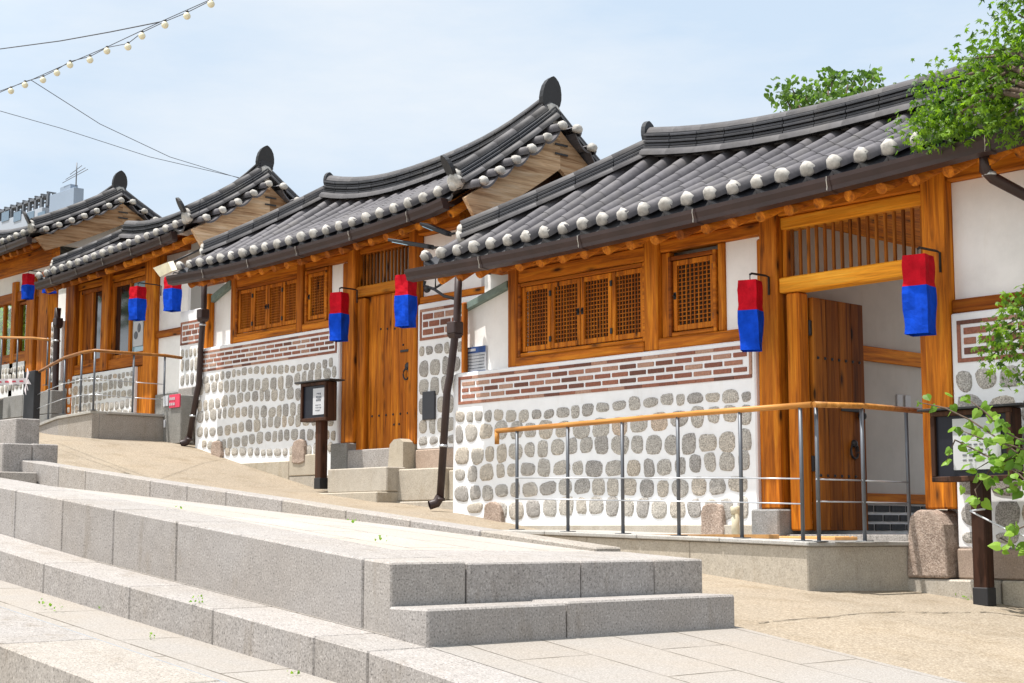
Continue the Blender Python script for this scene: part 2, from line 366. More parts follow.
a = jf[-1]; g.hexa([(a+.003,4.4,h(a)-.03),(-5.695,4.4,h(-5.75)-.03),(a+.003,4.85,h(a)-.03),(-5.695,4.85,h(-5.75)-.03),(a+.003,4.4,zfront(a)),(-5.695,4.4,zfront(-5.75)),(a+.003,4.85,zfront(a)),(-5.695,4.85,zfront(-5.75))], .008)
g.build('front_stones', M['granite'], pl)
g = MB()                                                        # end stones facing the lower side
ys = [4.855, 5.62, 6.17, 6.56]
for y0, y1 in zip(ys, ys[1:]):
    xx0 = -6.3; zb0 = h(-5.9)
    def zt(x, y): return lerp(zfront(x), zkerb(x), (y - 4.4) / 2.1) if x > -5.9 else lerp(zfront(x), zback(x), (y - 4.4) / 2.1)
    g.hexa([(xx0, y0+.003, h(xx0)-.03), (-5.69, y0+.003, zb0-.03), (xx0, y1-.003, h(xx0)-.03), (-5.69, y1-.003, zb0-.03), (xx0, y0+.003, zt(xx0, y0)), (-5.69, y0+.003, zt(-5.69, y0)), (xx0, y1-.003, zt(xx0, y1)), (-5.69, y1-.003, zt(-5.69, y1))], .008)
g.build('end_stones', M['granite'], pl)
g = MB(); vs = []; xs = [-16 + .35 * i for i in range(29)]; xs[-1] = -6.303   # top surface, ruled between both edges
xs = sorted(set([x for x in xs if x <= -6.303]))
for x in xs:
    for j in range(7):
        y = lerp(4.853, 6.36, j / 6); vs.append((x, y, lerp(zfront(x), zback(x), (y - 4.4) / 1.95)))
g.add(vs, [(i*7+j, (i+1)*7+j, (i+1)*7+j+1, i*7+j+1) for i in range(len(xs)-1) for j in range(6)], .5)
g.build('top_paving', M['platform_top'], pl)
g = MB(); jk = [-16, -14.02] + [atY(x, 490, 6.35).x for x in (58, 85, 150, 187, 226, 282, 346, 410, 480)] + [-6.31]
for a, b in zip(jk, jk[1:]): hx(g, a + .002, b - .002, 6.35, 6.56, zkerb, lambda x: h(x) - .05, .008)
g.build('rear_kerb', M['granite'], pl)
g = MB(); g.box(-5.687, -5.4, 4.378, 5.235, -.58, -.345, .01); g.box(-5.687, -5.4, 5.243, 6.48, -.58, -.338, .01)
g.build('end_step', M['granite'], pl)
# far steps at left
fs = thing('granite_steps', (-14, 6.4, h(-14)), 'stacked granite steps at the upper left end of the platform', 'steps')
g = MB(); g.box(-14.6, -13.5, 3.9, 6.33, .2, .53, .01); g.build('bottom_step', M['granite'], fs)
g = MB(); g.box(-14.7, -13.9, 6.17, 6.46, .3, .812, .01); g.box(-14.7, -13.9, 6.466, 6.72, .3, .816, .01); g.build('middle_step', M['granite'], fs)
g = MB(); g.box(-17.5, -14.3, 6.47, 6.715, .6, 1.08, .01); g.build('top_step', M['granite'], fs)
# street crack
g = MB(); pts = [(757, 623), (790, 620), (830, 617), (870, 613), (900, 612), (940, 613), (985, 612), (1023, 616)]
prev = None
for k in range(len(pts) - 1):
    for q in range(6):
        t = q / 6; px = lerp(pts[k][0], pts[k+1][0], t); py = lerp(pts[k][1], pts[k+1][1], t)
        d = ray(px, py); tt = 5
        for _ in range(30): p = d * tt; tt *= 1 + (h(p.x) - p.z) / p.z * .7
        p = Vector((p.x + random.uniform(-.012, .012), p.y + random.uniform(-.012, .012), h(p.x) + .004)); w = .006 + random.random() * .013
        if prev and random.random() < .93: g.add([prev[0] + Vector((w, -w, 0)), p + Vector((w, -w, 0)), p, prev[0]], [(0, 1, 2, 3)])
        prev = (p, w)
tag(g.build('street_crack', M['dark']), kind='structure')

# ------------------------------------------------------------------ stone and brick masonry
def stones(mb, x0, x1, ztop, zbot, Y, rowh=.178, w0=.12, w1=.225, wave=0.02, seed=1):
    rg = random.Random(seed); rows = 0; zc = ztop - rowh * .42; first = True
    while True:
        hh = rowh * (.72 if first else rg.uniform(.94, 1.06))
        x = x0 + .02; ph = rg.uniform(0, 6)
        any_ = False
        while x < x1 - .06:
            w = rg.uniform(w0, w1)
            if first: w *= .8
            if x + w > x1 - .015: w = x1 - .02 - x
            if w < .05: break
            z = zc + wave * math.sin(x * 2.3 + ph) + rg.uniform(-.008, .008)
            hs = hh * .5 - .005 - (rg.random() ** 1.5) * .02
            zl = zbot(x + w / 2) + .012
            if z - hs < zl and z + hs - zl > .075: z, hs = (z + hs + zl) / 2, (z + hs - zl) / 2
            if z - hs >= zl - 1e-4:
                any_ = True; ws = w * .5 - .002; n = 14; e = rg.uniform(2.4, 4.4); p2 = rg.uniform(0, 6.3); p3 = rg.uniform(0, 6.3); a2 = rg.uniform(.0, .07); a3 = rg.uniform(0, .06); vs = []; rr = rg.random(); ang = rg.uniform(-.12, .12)
                jit = [rg.uniform(.97, 1.04) * (1 + a2 * math.sin(4 * math.pi * k / n + p2) + a3 * math.sin(6 * math.pi * k / n + p3)) for k in range(n)]
                for sc, dy in ((1.0, .004), (.95, -.006), (.8, -.010), (.4, -.012)):
                    for k in range(n):
                        q = 2 * math.pi * k / n; c, s_ = math.cos(q), math.sin(q)
                        rr_ = (abs(c) ** e + abs(s_) ** e) ** (-1 / e) * jit[k] * sc
                        u = c * rr_ * ws; v = s_ * rr_ * hs
                        vs.append((x + w / 2 + u * math.cos(ang) - v * math.sin(ang), Y + dy, z + u * math.sin(ang) + v * math.cos(ang)))
                fs_ = [(i*n+k, i*n+(k+1)%n, (i+1)*n+(k+1)%n, (i+1)*n+k) for i in range(3) for k in range(n)] + [tuple(range(3*n, 4*n))]
                mb.add(vs, fs_, rr, True)
            x += w + rg.uniform(.02, .034)
        zc -= (hh * .5 + rowh * .5); first = False; rows += 1
        if not any_ or rows > 12: break
def bricks(mb, x0, x1, z0, z1, Y, rows=3, open_right=False, bl=.185, seed=2):
    rg = random.Random(seed); b = .028; e = .009
    def row(xa, xb, za, zb, L=.2):
        x = xa
        while x < xb - .01:
            l = min(L, xb - x); mb.box(x, x + l - .003, Y - e, Y + .02, za, zb, .002, rg.random()); x += L
    row(x0, x1, z0, z0 + b); row(x0, x1, z1 - b, z1)
    mb.box(x0, x0 + b, Y - e, Y + .02, z0 + b, z1 - b, .002, rg.random())
    if not open_right: mb.box(x1 - b, x1, Y - e, Y + .02, z0 + b, z1 - b, .002, rg.random())
    zi0 = z0 + b + .026; zi1 = z1 - b - .026; g_ = .024; rh = (zi1 - zi0 - (rows - 1) * g_) / rows
    for r_ in range(rows):
        x = x0 + b + .025; first = r_ % 2 == 1; za = zi0 + r_ * (rh + g_)
        while x < x1 - b - .05:
            l = bl * .5 if first else bl; first = False
            l = min(l, x1 - b - .025 - x)
            if l > .03: mb.box(x, x + l, Y - e, Y + .02, za, za + rh, .003, rg.random())
            x += l + g_

# ------------------------------------------------------------------ roofs
def arch_sweep(mb, path, side, r, nseg=7, taper=.9, cap_all=False, hf=1.05):
    # one overlapping half-round tile per path step
    for i in range(len(path) - 1):
        a, b = path[i], path[i + 1]; t = (b - a).normalized(); n = side.cross(t).normalized()
        if n.z < 0: n = -n
        vs = []
        b2 = b + t * .004
        for p, q in ((a, r), (b2, r * taper)):
            for k in range(nseg):
                th = math.pi * k / (nseg - 1); vs.append(p + side * math.cos(th) * q + n * math.sin(th) * q * hf)
        fsx = [(k, k + 1, nseg + k + 1, nseg + k) for k in range(nseg - 1)]
        mb.add(vs, fsx, None, True)
        if i == 0 or cap_all: mb.add(vs[:nseg], [tuple(range(nseg))], .5)
def pan_sweep(mb, path, side, w, d, nseg=5, lipmb=None):
    for i in range(len(path) - 1):
        a, b = path[i], path[i + 1]; t = (b - a).normalized(); n = side.cross(t).normalized()
        if n.z < 0: n = -n
        vs = []
        for p, o in ((a, .006), (b + t * .01, -.003)):
            for k in range(nseg):
                x = -1 + 2 * k / (nseg - 1); vs.append(p + side * x * w * .5 - n * d * (1 - x * x) + n * o)
        mb.add(vs, [(k, k + 1, nseg + k + 1, nseg + k) for k in range(nseg - 1)], None, True)
        if i == 0:
            e_ = (a - b).normalized() * .035; lip = [v + e_ for v in vs[:nseg]] + [v + e_ - n * .03 for v in vs[:nseg]]; lipmb.add(vs[:nseg] + lip[:nseg], [(k, k + 1, nseg + k + 1, nseg + k) for k in range(nseg - 1)], .9); lipmb.add(lip, [(k, k + 1, nseg + k + 1, nseg + k) for k in range(nseg - 1)], .9)
def cap_ball(mb, p, out, r, vs_=1.0):
    out = out.normalized(); a = out.cross(Vector((0, 0, 1))).normalized(); b = a.cross(out); n = 9; vs = []
    for sc, o in ((1.0, -.03), (1.05, .004), (.88, .028), (.45, .04)):
        for k in range(n):
            q = 2 * math.pi * k / n; j = random.uniform(.9, 1.06)
            zz = math.sin(q) * (vs_ if math.sin(q) > 0 else .62)
            vs.append(p + (a * math.cos(q) + b * zz) * r * sc * j + out * o)
    mb.add(vs, [(i*n+k, i*n+(k+1)%n, (i+1)*n+(k+1)%n, (i+1)*n+k) for i in range(3) for k in range(n)] + [tuple(range(3*n, 4*n))], None, True)
def stack_sweep(mbf, mbc, path, lat, widths, h0, layer, capr, tp=.97):
    # thin flat tiles laid in layers, finished with round cover tiles
    for i in range(len(path) - 1):
        a, b = path[i], path[i + 1]
        up = Vector((0, 0, 1))
        z = h0
        for w in widths:
            w2 = w + random.uniform(-.002, .003); 
            c = [p + lat * s_ * w2 + up * zz for zz in (z, z + layer * .72) for s_ in (-1, 1) for p in (a + (b-a)*.01, b - (b-a)*.01)]
            mbf.hexa(c, .003); z += layer
        arch_sweep(mbc, [a + up * z, b + up * z], lat, capr * random.uniform(.99, 1.01), 7, tp)
        # dark core so no light passes between the layers
        c = [p + lat * s_ * (min(widths) - .02) + up * zz for zz in (h0 - .05, z + .01) for s_ in (-1, 1) for p in (a, b)]
        mbf.hexa(c, 0, .0)
def spade(mb, p, out, w=.26, hgt=.34, th=.05, lean=.18):
    out = out.normalized(); a = Vector((0, 0, 1)).cross(out).normalized(); up = (Vector((0, 0, 1)) + out * lean).normalized()
    o = [(0, 1), (.12, .96), (.28, .86), (.41, .70), (.48, .5), (.5, .32), (.46, .14), (.36, 0)]
    o = o + [(-x, y) for x, y in reversed(o[1:])]
    mb.prism([p + a * x * w + up * y * hgt for x, y in o], out * th)
def hanok_roof(par, EL, ER, RL, RR, bh=.52, spL=.22, inset=.3, le=.1, lr=.2, sag=.12, pitch=.235, left_gable=True, right_gable=True, rows=6, facade=None, gut_l=0, gut_r=0):
    EL, ER, RL, RR = map(Vector, (EL, ER, RL, RR))
    ry = RL.y; uh = (RL.x - EL.x) / (ER.x - EL.x); up = Vector((0, 0, 1))
    def zr_(x):
        q = max(0, min(1, (x - RL.x) / (RR.x - RL.x))); return lerp(RL.z, RR.z, q) + lr * (abs(2 * q - 1) ** 2.4 - 1)
    def S(u, v, back=False):
        x = lerp(EL.x, ER.x, u); y = lerp(EL.y, ry, v)
        z = lerp(lerp(EL.z, ER.z, u) + le * (abs(2 * u - 1) ** 2.6 - 1), zr_(x), v) - sag * 4 * v * (1 - v) * .6
        return Vector((x, 2 * ry - y if back else y, z))
    n = round((ER - EL).length / pitch); side0 = Vector((1, 0, 0))
    conv = MB(); pan = MB(); lips = MB()
    for back in (False, True):
        rr = rows
        for i in range(n + 1):
            u = i / n; vm = min(1, u / uh + .02) if uh > 0 else 1; k_ = max(1, math.ceil(rr * vm)); path = [S(u, min(vm, j / rr), back) + Vector((0, 0, .012)) for j in range(k_ + 1)]
            arch_sweep(conv, path, side0, .067, 9, .955, False, 1.3)
            if not back:
                cb = MB(); cap_ball(cb, path[0] + Vector((0, 0, .028)), (path[0] - path[1]).normalized() + Vector((0, 0, -.3)), random.uniform(.055, .063), 1.22); cb.build('tile_end_cap', M['cap'], par)
            if i < n:
                u2 = (i + .5) / n; vm = min(1, u2 / uh + .03); k_ = max(1, math.ceil(rr * vm)); pth = [S(u2, min(vm, j / rr), back) for j in range(k_ + 1)]; ww = (S(u + 1/n, 0) - S(u, 0)).length
                pan_sweep(pan, pth, side0, ww * 1.02, .06, 5, lips)
    # hipped left end
    dx = RL.x - EL.x; m = round(2 * (ry - EL.y) / pitch)
    for i in range(m + 1):
        w = i / m; vm = 1 - abs(2 * w - 1); y = lerp(EL.y, 2 * ry - EL.y, w)
        path = [Vector((EL.x + dx * vm * j / 4, y, S(uh * vm * j / 4, vm * j / 4).z if vm > 0 else S(0, 0).z)) for j in range(5)]
        if vm > .08: arch_sweep(conv, path, Vector((0, 1, 0)), .067, 7, .955, False, 1.3); pan.add([p + Vector((0, s_ * pitch * .52, -.04)) for p in path for s_ in (-1, 1)], [(2*j, 2*j+1, 2*j+3, 2*j+2) for j in range(4)])
    conv.build('cover_tiles', M['tile'], par); pan.build('pan_tiles', M['tile_shade'], par); lips.build('eave_pan_tiles', M['ridge'], par)  # pans coloured darker: the shade between tile rows is in their colour
    # main ridge
    fl = MB(); cp = MB(); NR = 16 if n > 20 else 10; ui = uh
    rp = [S(lerp(uh, 1, i / NR), 1) + Vector((0, 0, .02)) for i in range(NR + 1)]
    rp[-1] = rp[-1] + (rp[-1] - rp[-2]) * .15
    latr = Vector((0, 1, 0))
    stack_sweep(fl, cp, rp, latr, [.12, .105, .12, .105, .115], .095, .030, .075, .992)
    for s_ in (-1, 1): 
        for a, b in zip(rp, rp[1:]): arch_sweep(cp, [a + latr * s_ * .115 + up * .03, b + latr * s_ * .115 + up * .03], latr, .066, 7, .985)
    # descending verge ridges on both slopes
    for u, gable in ((0, False), (1, True)):
        outx = Vector((-1 if u == 0 else 1, 0, 0))
        for back in (False, True):
            NV = 5
            if u == 0: vp = [S(uh * t_, t_, back) for t_ in [lerp(.16, 1, j / NV) for j in range(NV + 1)]]; lt = Vector((1, 1 if back else -1, 0)).normalized()
            else: vp = [S(1, j / NV, back) + outx * .02 for j in range(NV + 1)]; lt = Vector((1, 0, 0))
            stack_sweep(fl, cp, vp, lt, [.14, .12, .10, .085], .06, .034, .058, .985)
            for a, b in zip(vp, vp[1:]):
                for sd in ((-1, 1) if u == 0 else (1,)): arch_sweep(cp, [a + lt * sd * .115 + up * .06, b + lt * sd * .115 + up * .06], lt, .045, 7, .985)
            e = (vp[0] - vp[1]).normalized()
            if not back: wl_ = MB(); cap_ball(wl_, vp[0] + up * .15, e, .075); cap_ball(wl_, vp[0] + up * .07, e, .105); wl_.build('verge_end_plaster', M['cap'], par)
            if u == 1 and not back: on = MB(); spade(on, vp[0] + up * .17 + e * .02, e + up * .3 + outx * -.3, .17, .22, .04, .5); on.build('ridge_ornament', M['iron'], par)
            if gable:
                # short tiles across the verge, pointing outward
                L_ = (vp[-1] - vp[0]).length; ns = max(4, round(L_ / .27))
                for j in range(ns):
                    q = S(u, (j + .5) / ns, back) + outx * .05
                    q.z -= .02; tip = q + outx * .27 + Vector((0, 0, -.012))
                    lat = (S(u, min(1, (j + 1) / ns), back) - S(u, j / ns, back)).normalized()
                    arch_sweep(conv2 := MB(), [tip, q], lat, .062); G_conv.append(conv2)
                    cap_ball(caps2 := MB(), tip + up * .02, outx + Vector((0, 0, -.25)), .056); G_caps.append(caps2)
                    if j < ns - 1:
                        lat2 = lat; m_ = S(u, (j + 1) / ns, back) + outx * .29; m_.z -= .035
                        vs = []
                        for k in range(7):
                            x = -1 + k / 3; vs.append(m_ + lat2 * x * L_ / ns * .5 - up * .05 * (1 - x * x))
                        vs2 = [w - up * .028 for w in vs]; vs3 = [w - outx * .22 for w in vs]
                        pp = MB(); pp.add(vs + vs2, [(k, k+1, 8+k, 7+k) for k in range(6)], .95); pp.add(vs + vs3, [(k, k+1, 8+k, 7+k) for k in range(6)], .2); G_pan.append(pp)
    fl.build('ridge_layers', M['layer'], par); cp.build('ridge_tiles', M['ridge'], par)
    for u in (0, 1):
        outx = Vector((-1 if u == 0 else 1, 0, 0)); p = S(u, 1)
        if u == 0: p = S(ui, 1)
        wcap = MB(); cap_ball(wcap, p + up * .13 + outx * .06, outx, .095); cap_ball(wcap, p + up * .04 + outx * .05, outx, .11); wcap.build('ridge_end_plaster', M['cap'], par)
        on = MB()
        if u: spade(on, p + up * .17 + outx * -.02, outx + up * .1, .27, .34, .06, .12)
        elif spL: spade(on, p + up * .19 + outx * .0, outx + up * .1, spL * .75, spL, .05, .12)
        if on.v: on.build('ridge_ornament', M['iron'], par)
    a = MB()
    for x in G_conv: a.v, a.f, a.r, a.sm = join(a, x)
    b = MB()
    for x in G_caps: b.v, b.f, b.r, b.sm = join(b, x)
    c = MB()
    for x in G_pan: c.v, c.f, c.r, c.sm = join(c, x)
    G_conv.clear(); G_caps.clear(); G_pan.clear()
    if a.v: a.build('verge_tiles', M['tile'], par); b.build('verge_end_caps', M['cap'], par); c.build('verge_pans', M['tile'], par)
    # bargeboards and gable walls
    for u, gable in ((1, True),):
        outx = Vector((-1 if u == 0 else 1, 0, 0))
        for back in (False, True):
            bb = MB(); N = 8
            pt = [S(u, j / N, back) + outx * .17 for j in range(N + 1)]
            top = [p + Vector((0, 0, -.09)) for p in pt]; bot = [p + Vector((0, 0, (-bh - .10 * (j / N)) if u else -.24)) for j, p in enumerate(pt)]
            bot[0] = lerp(top[0], bot[1], .6)
            bb.prism(top + list(reversed(bot)), outx * -.05); bb.build('bargeboard', M['wood_pale' if u else 'wood_y'], par)
        g_ = MB(); x = outx * -.12
        poly = [S(u, j / 8) + x + Vector((0, 0, -.1)) for j in range(9)] + [S(u, j / 8, True) + x + Vector((0, 0, -.1)) for j in range(7, -1, -1)]
        g_.prism(poly, outx * -.12); g_.build('gable_wall', M['greywhite' if bh < .38 else 'wood_dark'], par)
        g_ = MB(); b0 = S(u, .3) + outx * .02; b1 = S(u, .3, True) + outx * .02
        if u == 1:
            p = S(u, 1) + outx * .185
            for dz in (-.26, -.36): g_.box(p.x, p.x + .012, p.y - .09, p.y + .09, p.z + dz, p.z + dz + .022, .002)
            g_.build('iron_cramps', M['iron'], par)
    # gutter with seams, following the eave
    NG = 16; seam = MB(); gu = MB(); gl = [S(i / NG, 0) + Vector((0, -.03, -.062)) for i in range(NG + 1)]
    gl[0].x -= gut_l; gl[-1].x += gut_r
    sec = [(.05, 0), (-.06, .0), (-.055, -.03), (-.035, -.07), (-.03, -.10), (.05, -.11)]
    for i in range(NG):
        a, b = gl[i], gl[i + 1]; k = len(sec)
        vs = [p + Vector((0, y, z)) for p in (a, b) for y, z in sec]
        gu.add(vs, [(j, (j+1) % k, k + (j+1) % k, k + j) for j in range(1, k)], .5)
        if i in (0,): gu.add(vs[:k], [tuple(range(k))])
        if i == NG - 1: gu.add(vs[k:], [tuple(range(k))])
        if i % 3 == 2:
            vs = [a + Vector((dx, y * 1.08 - .001, z * 1.04)) for dx in (0, .03) for y, z in sec]
            gu.add(vs, [(j, j + 1, k + j + 1, k + j) for j in range(1, k - 1)], .9)
            vs = [a + Vector((dx + (z * .25), y * 1.14 - .002, z * random.uniform(.85, 1.05))) for dx in (.01, .018) for y, z in sec]
            seam.add(vs, [(j, j + 1, k + j + 1, k + j) for j in range(1, k - 1)], .9)
    gto = gu.build('gutter', M['gutter'], par); seam.build('lime_streaks', M['cap'], gto)
    # rafters and boards under the eave
    fy = facade; tl = (fy + .25 - EL.y) / (ry - EL.y)
    nr = round((ER - EL).length / .27); ra = MB()
    for i in range(nr):
        u = (i + .5) / nr; a = S(u, .05) + Vector((0, 0, -.225)); b = S(u, tl) + Vector((0, 0, -.22)); 
        ra = MB(); ra.tube([a, b], .046, 10); ra.build('rafter', M['wood_y'], par)
    so_ = MB()
    vs = []
    for i in range(17):
        u = i / 16; vs += [S(u, 0) + Vector((0, 0, -.09)), S(u, tl + .05) + Vector((0, 0, -.125))]
    so_.add(vs, [(2*i, 2*i+2, 2*i+3, 2*i+1) for i in range(16)]); so_.build('eave_boards', M['wood_x'], par)
    return S
G_conv = []; G_caps = []; G_pan = []
def join(a, x):
    o = len(a.v); return a.v + x.v, a.f + [[i + o for i in f] for f in x.f], a.r + x.r, a.sm + x.sm

# ------------------------------------------------------------------ joinery
def post(par, x0, x1, z0, z1, y0, y1=None, name='post', mat='wood_z', bev=.012):
    g = MB(); g.box(x0, x1, y0, y1 or y0 + (x1 - x0), z0, z1, bev); return g.build(name, M[mat], par)
def beam(par, x0, x1, z0, z1, y0, y1, name='beam', mat='wood_x', bev=.010):
    g = MB(); g.box(x0, x1, y0, y1, z0, z1, bev); return g.build(name, M[mat], par)
def leaf(par, x0, x1, z0, z1, Y, nx=9, nz=17, handle=None):
    fr = .042; g = MB()
    g.box(x0, x0 + fr, Y, Y + .035, z0, z1, .004, .75); g.box(x1 - fr, x1, Y, Y + .035, z0, z1, .004, .8)
    g.box(x0 + fr, x1 - fr, Y + .002, Y + .033, z0, z0 + fr * 1.15, .004, .7); g.box(x0 + fr, x1 - fr, Y + .002, Y + .033, z1 - fr, z1, .004, .72)
    a0, a1, b0, b1 = x0 + fr, x1 - fr, z0 + fr * 1.15, z1 - fr
    for i in range(1, nx): x = lerp(a0, a1, i / nx); g.box(x - .0042, x + .0042, Y + .012, Y + .024, b0, b1, 0, .3)
    for j in range(1, nz): z = lerp(b0, b1, j / nz); g.box(a0, a1, Y + .014, Y + .026, z - .0036, z + .0036, 0, .35)
    o = g.build('shutter_leaf', M['wood_z'], par)
    g = MB(); g.box(a0, a1, Y + .036, Y + .04, b0, b1, 0); g.build('lattice_backing', M['lattice_back'], par)
    if handle is not None:
        g = MB(); g.tube([(handle, Y, (z0+z1)/2 - .02), (handle, Y - .02, (z0+z1)/2), (handle, Y, (z0+z1)/2 + .02)], .009, 6); g.box(handle-.014, handle+.014, Y-.005, Y, (z0+z1)/2-.03, (z0+z1)/2+.03, .002); g.build('pull_handle', M['iron'], par)
    for z in (z0 + .1, z1 - .1):
        pass
    return o
def window(par, x0, x1, z0, z1, Y, n, hinge=True):
    """n lattice shutters in a frame; x0..x1 are the clear opening"""
    t = .035; g = MB()
    g.box(x0 - t, x0, Y - .015, Y + .09, z0 - t, z1 + t, .006); g.box(x1, x1 + t, Y - .015, Y + .09, z0 - t, z1 + t, .006)
    g.box(x0, x1, Y - .012, Y + .09, z0 - t, z0, .006); g.box(x0, x1, Y - .012, Y + .09, z1, z1 + t, .006)
    w = g.build('window', M['wood_x'], par)
    for i in range(n):
        a = lerp(x0, x1, i / n) + .004; b = lerp(x0, x1, (i + 1) / n) - .004
        hd = None
        if n == 4 and i == 1: hd = b - .022
        if n == 4 and i == 2: hd = a + .022
        if n == 1: hd = a + .022
        leaf(w, a, b, z0 + .012, z1 - .004, Y + .01, 8, 14, hd)
    g = MB()
    hs = [x0 + (x1-x0)/4, x1 - (x1-x0)/4] if n == 4 else [x1]
    for hx_ in hs:
        for z in (z0 + .1, z1 - .1): g.box(hx_ - .012, hx_ + .012, Y - .004, Y + .012, z - .025, z + .025, .002)
    g.build('hinges', M['iron'], w); return w
def panel(par, x0, x1, z0, z1, Y, th=.05, mat='plaster', name='plaster_panel'):
    g = MB(); g.box(x0, x1, Y, Y + th, z0, z1, .003); return g.build(name, M[mat], par)
def transom(par, x0, x1, z0, z1, Y, n):
    g = MB()
    for i in range(n): x = lerp(x0, x1, (i + .5) / n); g.box(x - .011, x + .011, Y + .02, Y + .045, z0, z1, .003, random.uniform(.2, .7))
    return g.build('transom_grille', M['wood_aged'], par)
def plank_door(par, x0, x1, z0, z1, Y, n, name='door', studs=()):
    g = MB(); x = x0; w = (x1 - x0) / n
    for i in range(n): g.box(x + .001, x + w - .001, Y, Y + .05, z0, z1, .004); x += w
    d = g.build(name, M['wood_z'], par)
    s_ = MB()
    for (sx, sz) in studs: s_.ball((sx, Y - .002, sz), .013, 8, 4)
    if studs: s_.build('iron_studs', M['iron'], d)
    return d

# ================================================================== house 1 (nearest)
Y1 = 9.6
H1 = thing('hanok_house', (-8.5, Y1, 0), 'nearest tiled timber house with open doorway and railed ramp', 'house', )
def zb1(x): return h(x) + .02 if x < -8.9 else (.0 if x < -6 else -.12)
# lower stone wall, front face 5 cm ahead of the timbers
g = MB(); hx(g, -11.42, -7.715, Y1 - .05, Y1 + .2, lambda x: 1.5, lambda x: h(x) - .1, .012); wl = g.build('stone_wall', M['mortar'], H1)
g = MB(); stones(g, -11.40, -7.74, 1.13, lambda x: max(h(x) + .02, .045), Y1 - .05, seed=11); g.build('wall_stones', M['stone'], wl)
g = MB(); bricks(g, -11.33, -7.745, 1.195, 1.46, Y1 - .05, seed=5); g.build('brick_band', M['brick'], wl)
g = MB(); hx(g, -10.5, -7.705, Y1 - .085, Y1 - .045, lambda x: .045, lambda x: h(x) - .1, .008); g.build('footing', M['granite_warm'], wl)
def boulder(par, x0, x1, y0, y1, z0, z1, seed):
    rg = random.Random(seed); o = []
    for k in range(16):
        q = 2 * math.pi * k / 16; c, s_ = math.cos(q), math.sin(q); r_ = (abs(c) ** 5 + abs(s_) ** 5) ** -.2 * rg.uniform(.93, 1.05)
        zz = (z0 + z1) / 2 + s_ * r_ * (z1 - z0) / 2; o.append(((x0 + x1) / 2 + c * r_ * (x1 - x0) / 2 * (1 - .18 * (zz - z0) / (z1 - z0)), y0, zz))
    g = MB(); g.prism(o, (0, y1 - y0, 0)); ob = g.build('corner_boulder', M['rough'], par); bv = ob.modifiers.new('b', 'BEVEL'); bv.width = .012; bv.segments = 2; bv.limit_method = 'ANGLE'
boulder(wl, -8.28, -8.02, Y1 - .098, Y1 - .03, -.08, .215, 1); boulder(wl, -10.93, -10.66, Y1 - .098, Y1 - .03, -.05, .26, 2)
# white side panel under the sloping flashing
pA = atY(466, 312, 9.72); pB = atY(508, 287, 9.72)
g = MB(); g.prism([(pA.x - .02, 9.72, 1.45), (pB.x + .03, 9.72, 1.45), (pB.x + .03, 9.72, pB.z), (pA.x - .02, 9.72, pA.z)], (0, .06, 0)); g.build('side_panel', M['plaster'], H1)
g = MB(); g.hexa([(pA.x - .05, 9.66, pA.z - .02), (pB.x + .05, 9.66, pB.z - .02), (pA.x - .05, 9.8, pA.z - .02), (pB.x + .05, 9.8, pB.z - .02), (pA.x - .05, 9.66, pA.z + .05), (pB.x + .05, 9.66, pB.z + .05), (pA.x - .05, 9.8, pA.z + .05), (pB.x + .05, 9.8, pB.z + .05)], .005); g.build('flashing', M['green_metal'], H1)
post(H1, -11.40, -11.345, 1.5, 2.2, Y1 + .03)
post(H1, -10.68, -10.55, 1.5, 2.5, Y1 - .01)
post(H1, -8.925, -8.77, 1.5, 2.62, Y1 - .03)
post(H1, -7.645, -7.475, .165, 2.72, Y1 - .07)
post(H1, -7.712, -7.65, .165, 2.3, Y1 - .02, Y1 + .1, 'side_board')
post(H1, -7.47, -7.435, 1.96, 2.36, Y1 - .0, Y1 + .1, 'side_board')
post(H1, -6.165, -5.965, .15, 2.72, Y1 - .07)
post(H1, -6.245, -6.17, .15, 1.83, Y1 - .01, Y1 + .1, 'door_jamb')
post(H1, -7.42, -7.30, .0, 1.83, Y1 - .03, Y1 + .10, 'door_jamb')
beam(H1, -10.55, -8.93, 1.502, 1.585, Y1 - .03, Y1 + .12, 'sill_beam'); beam(H1, -8.765, -7.65, 1.502, 1.60, Y1 - .03, Y1 + .12, 'sill_beam')
beam(H1, -10.545, -8.93, 2.285, 2.41, Y1 + .0, Y1 + .12, 'head_board'); beam(H1, -8.765, -7.65, 2.335, 2.44, Y1 + .0, Y1 + .12, 'head_board')
beam(H1, -10.9, -8.93, 2.415, 2.60, Y1 - .05, Y1 + .12, 'eave_beam'); beam(H1, -8.765, -7.65, 2.445, 2.62, Y1 - .05, Y1 + .12, 'eave_beam')
beam(H1, -7.47, -6.17, 2.445, 2.64, Y1 - .05, Y1 + .12, 'eave_beam'); beam(H1, -7.47, -6.17, 2.34, 2.44, Y1 - .02, Y1 + .12, 'head_board', 'wood_light')
beam(H1, -5.96, -4.9, 2.47, 2.66, Y1 - .05, Y1 + .12, 'eave_beam')
beam(H1, -7.465, -6.17, 1.835, 1.955, Y1 - .055, Y1 + .10, 'lintel', 'wood_light')
transom(H1, -7.43, -6.18, 1.957, 2.338, Y1, 16)
window(H1, -10.51, -8.965, 1.625, 2.245, Y1 + .01, 4)
window(H1, -8.635, -8.18, 1.64, 2.25, Y1 + .01, 1)
post(H1, -8.765, -8.675, 1.602, 2.333, Y1 + .02, Y1 + .1, 'side_board'); post(H1, -8.14, -8.075, 1.602, 2.333, Y1 + .01, Y1 + .1, 'side_board')
panel(H1, -8.072, -7.652, 1.602, 2.333, Y1 + .04)
panel(H1, -5.962, -4.9, 1.62, 2.468, Y1 + .02); beam(H1, -5.962, -4.9, 1.518, 1.618, Y1 - .03, Y1 + .12, 'sill_beam')
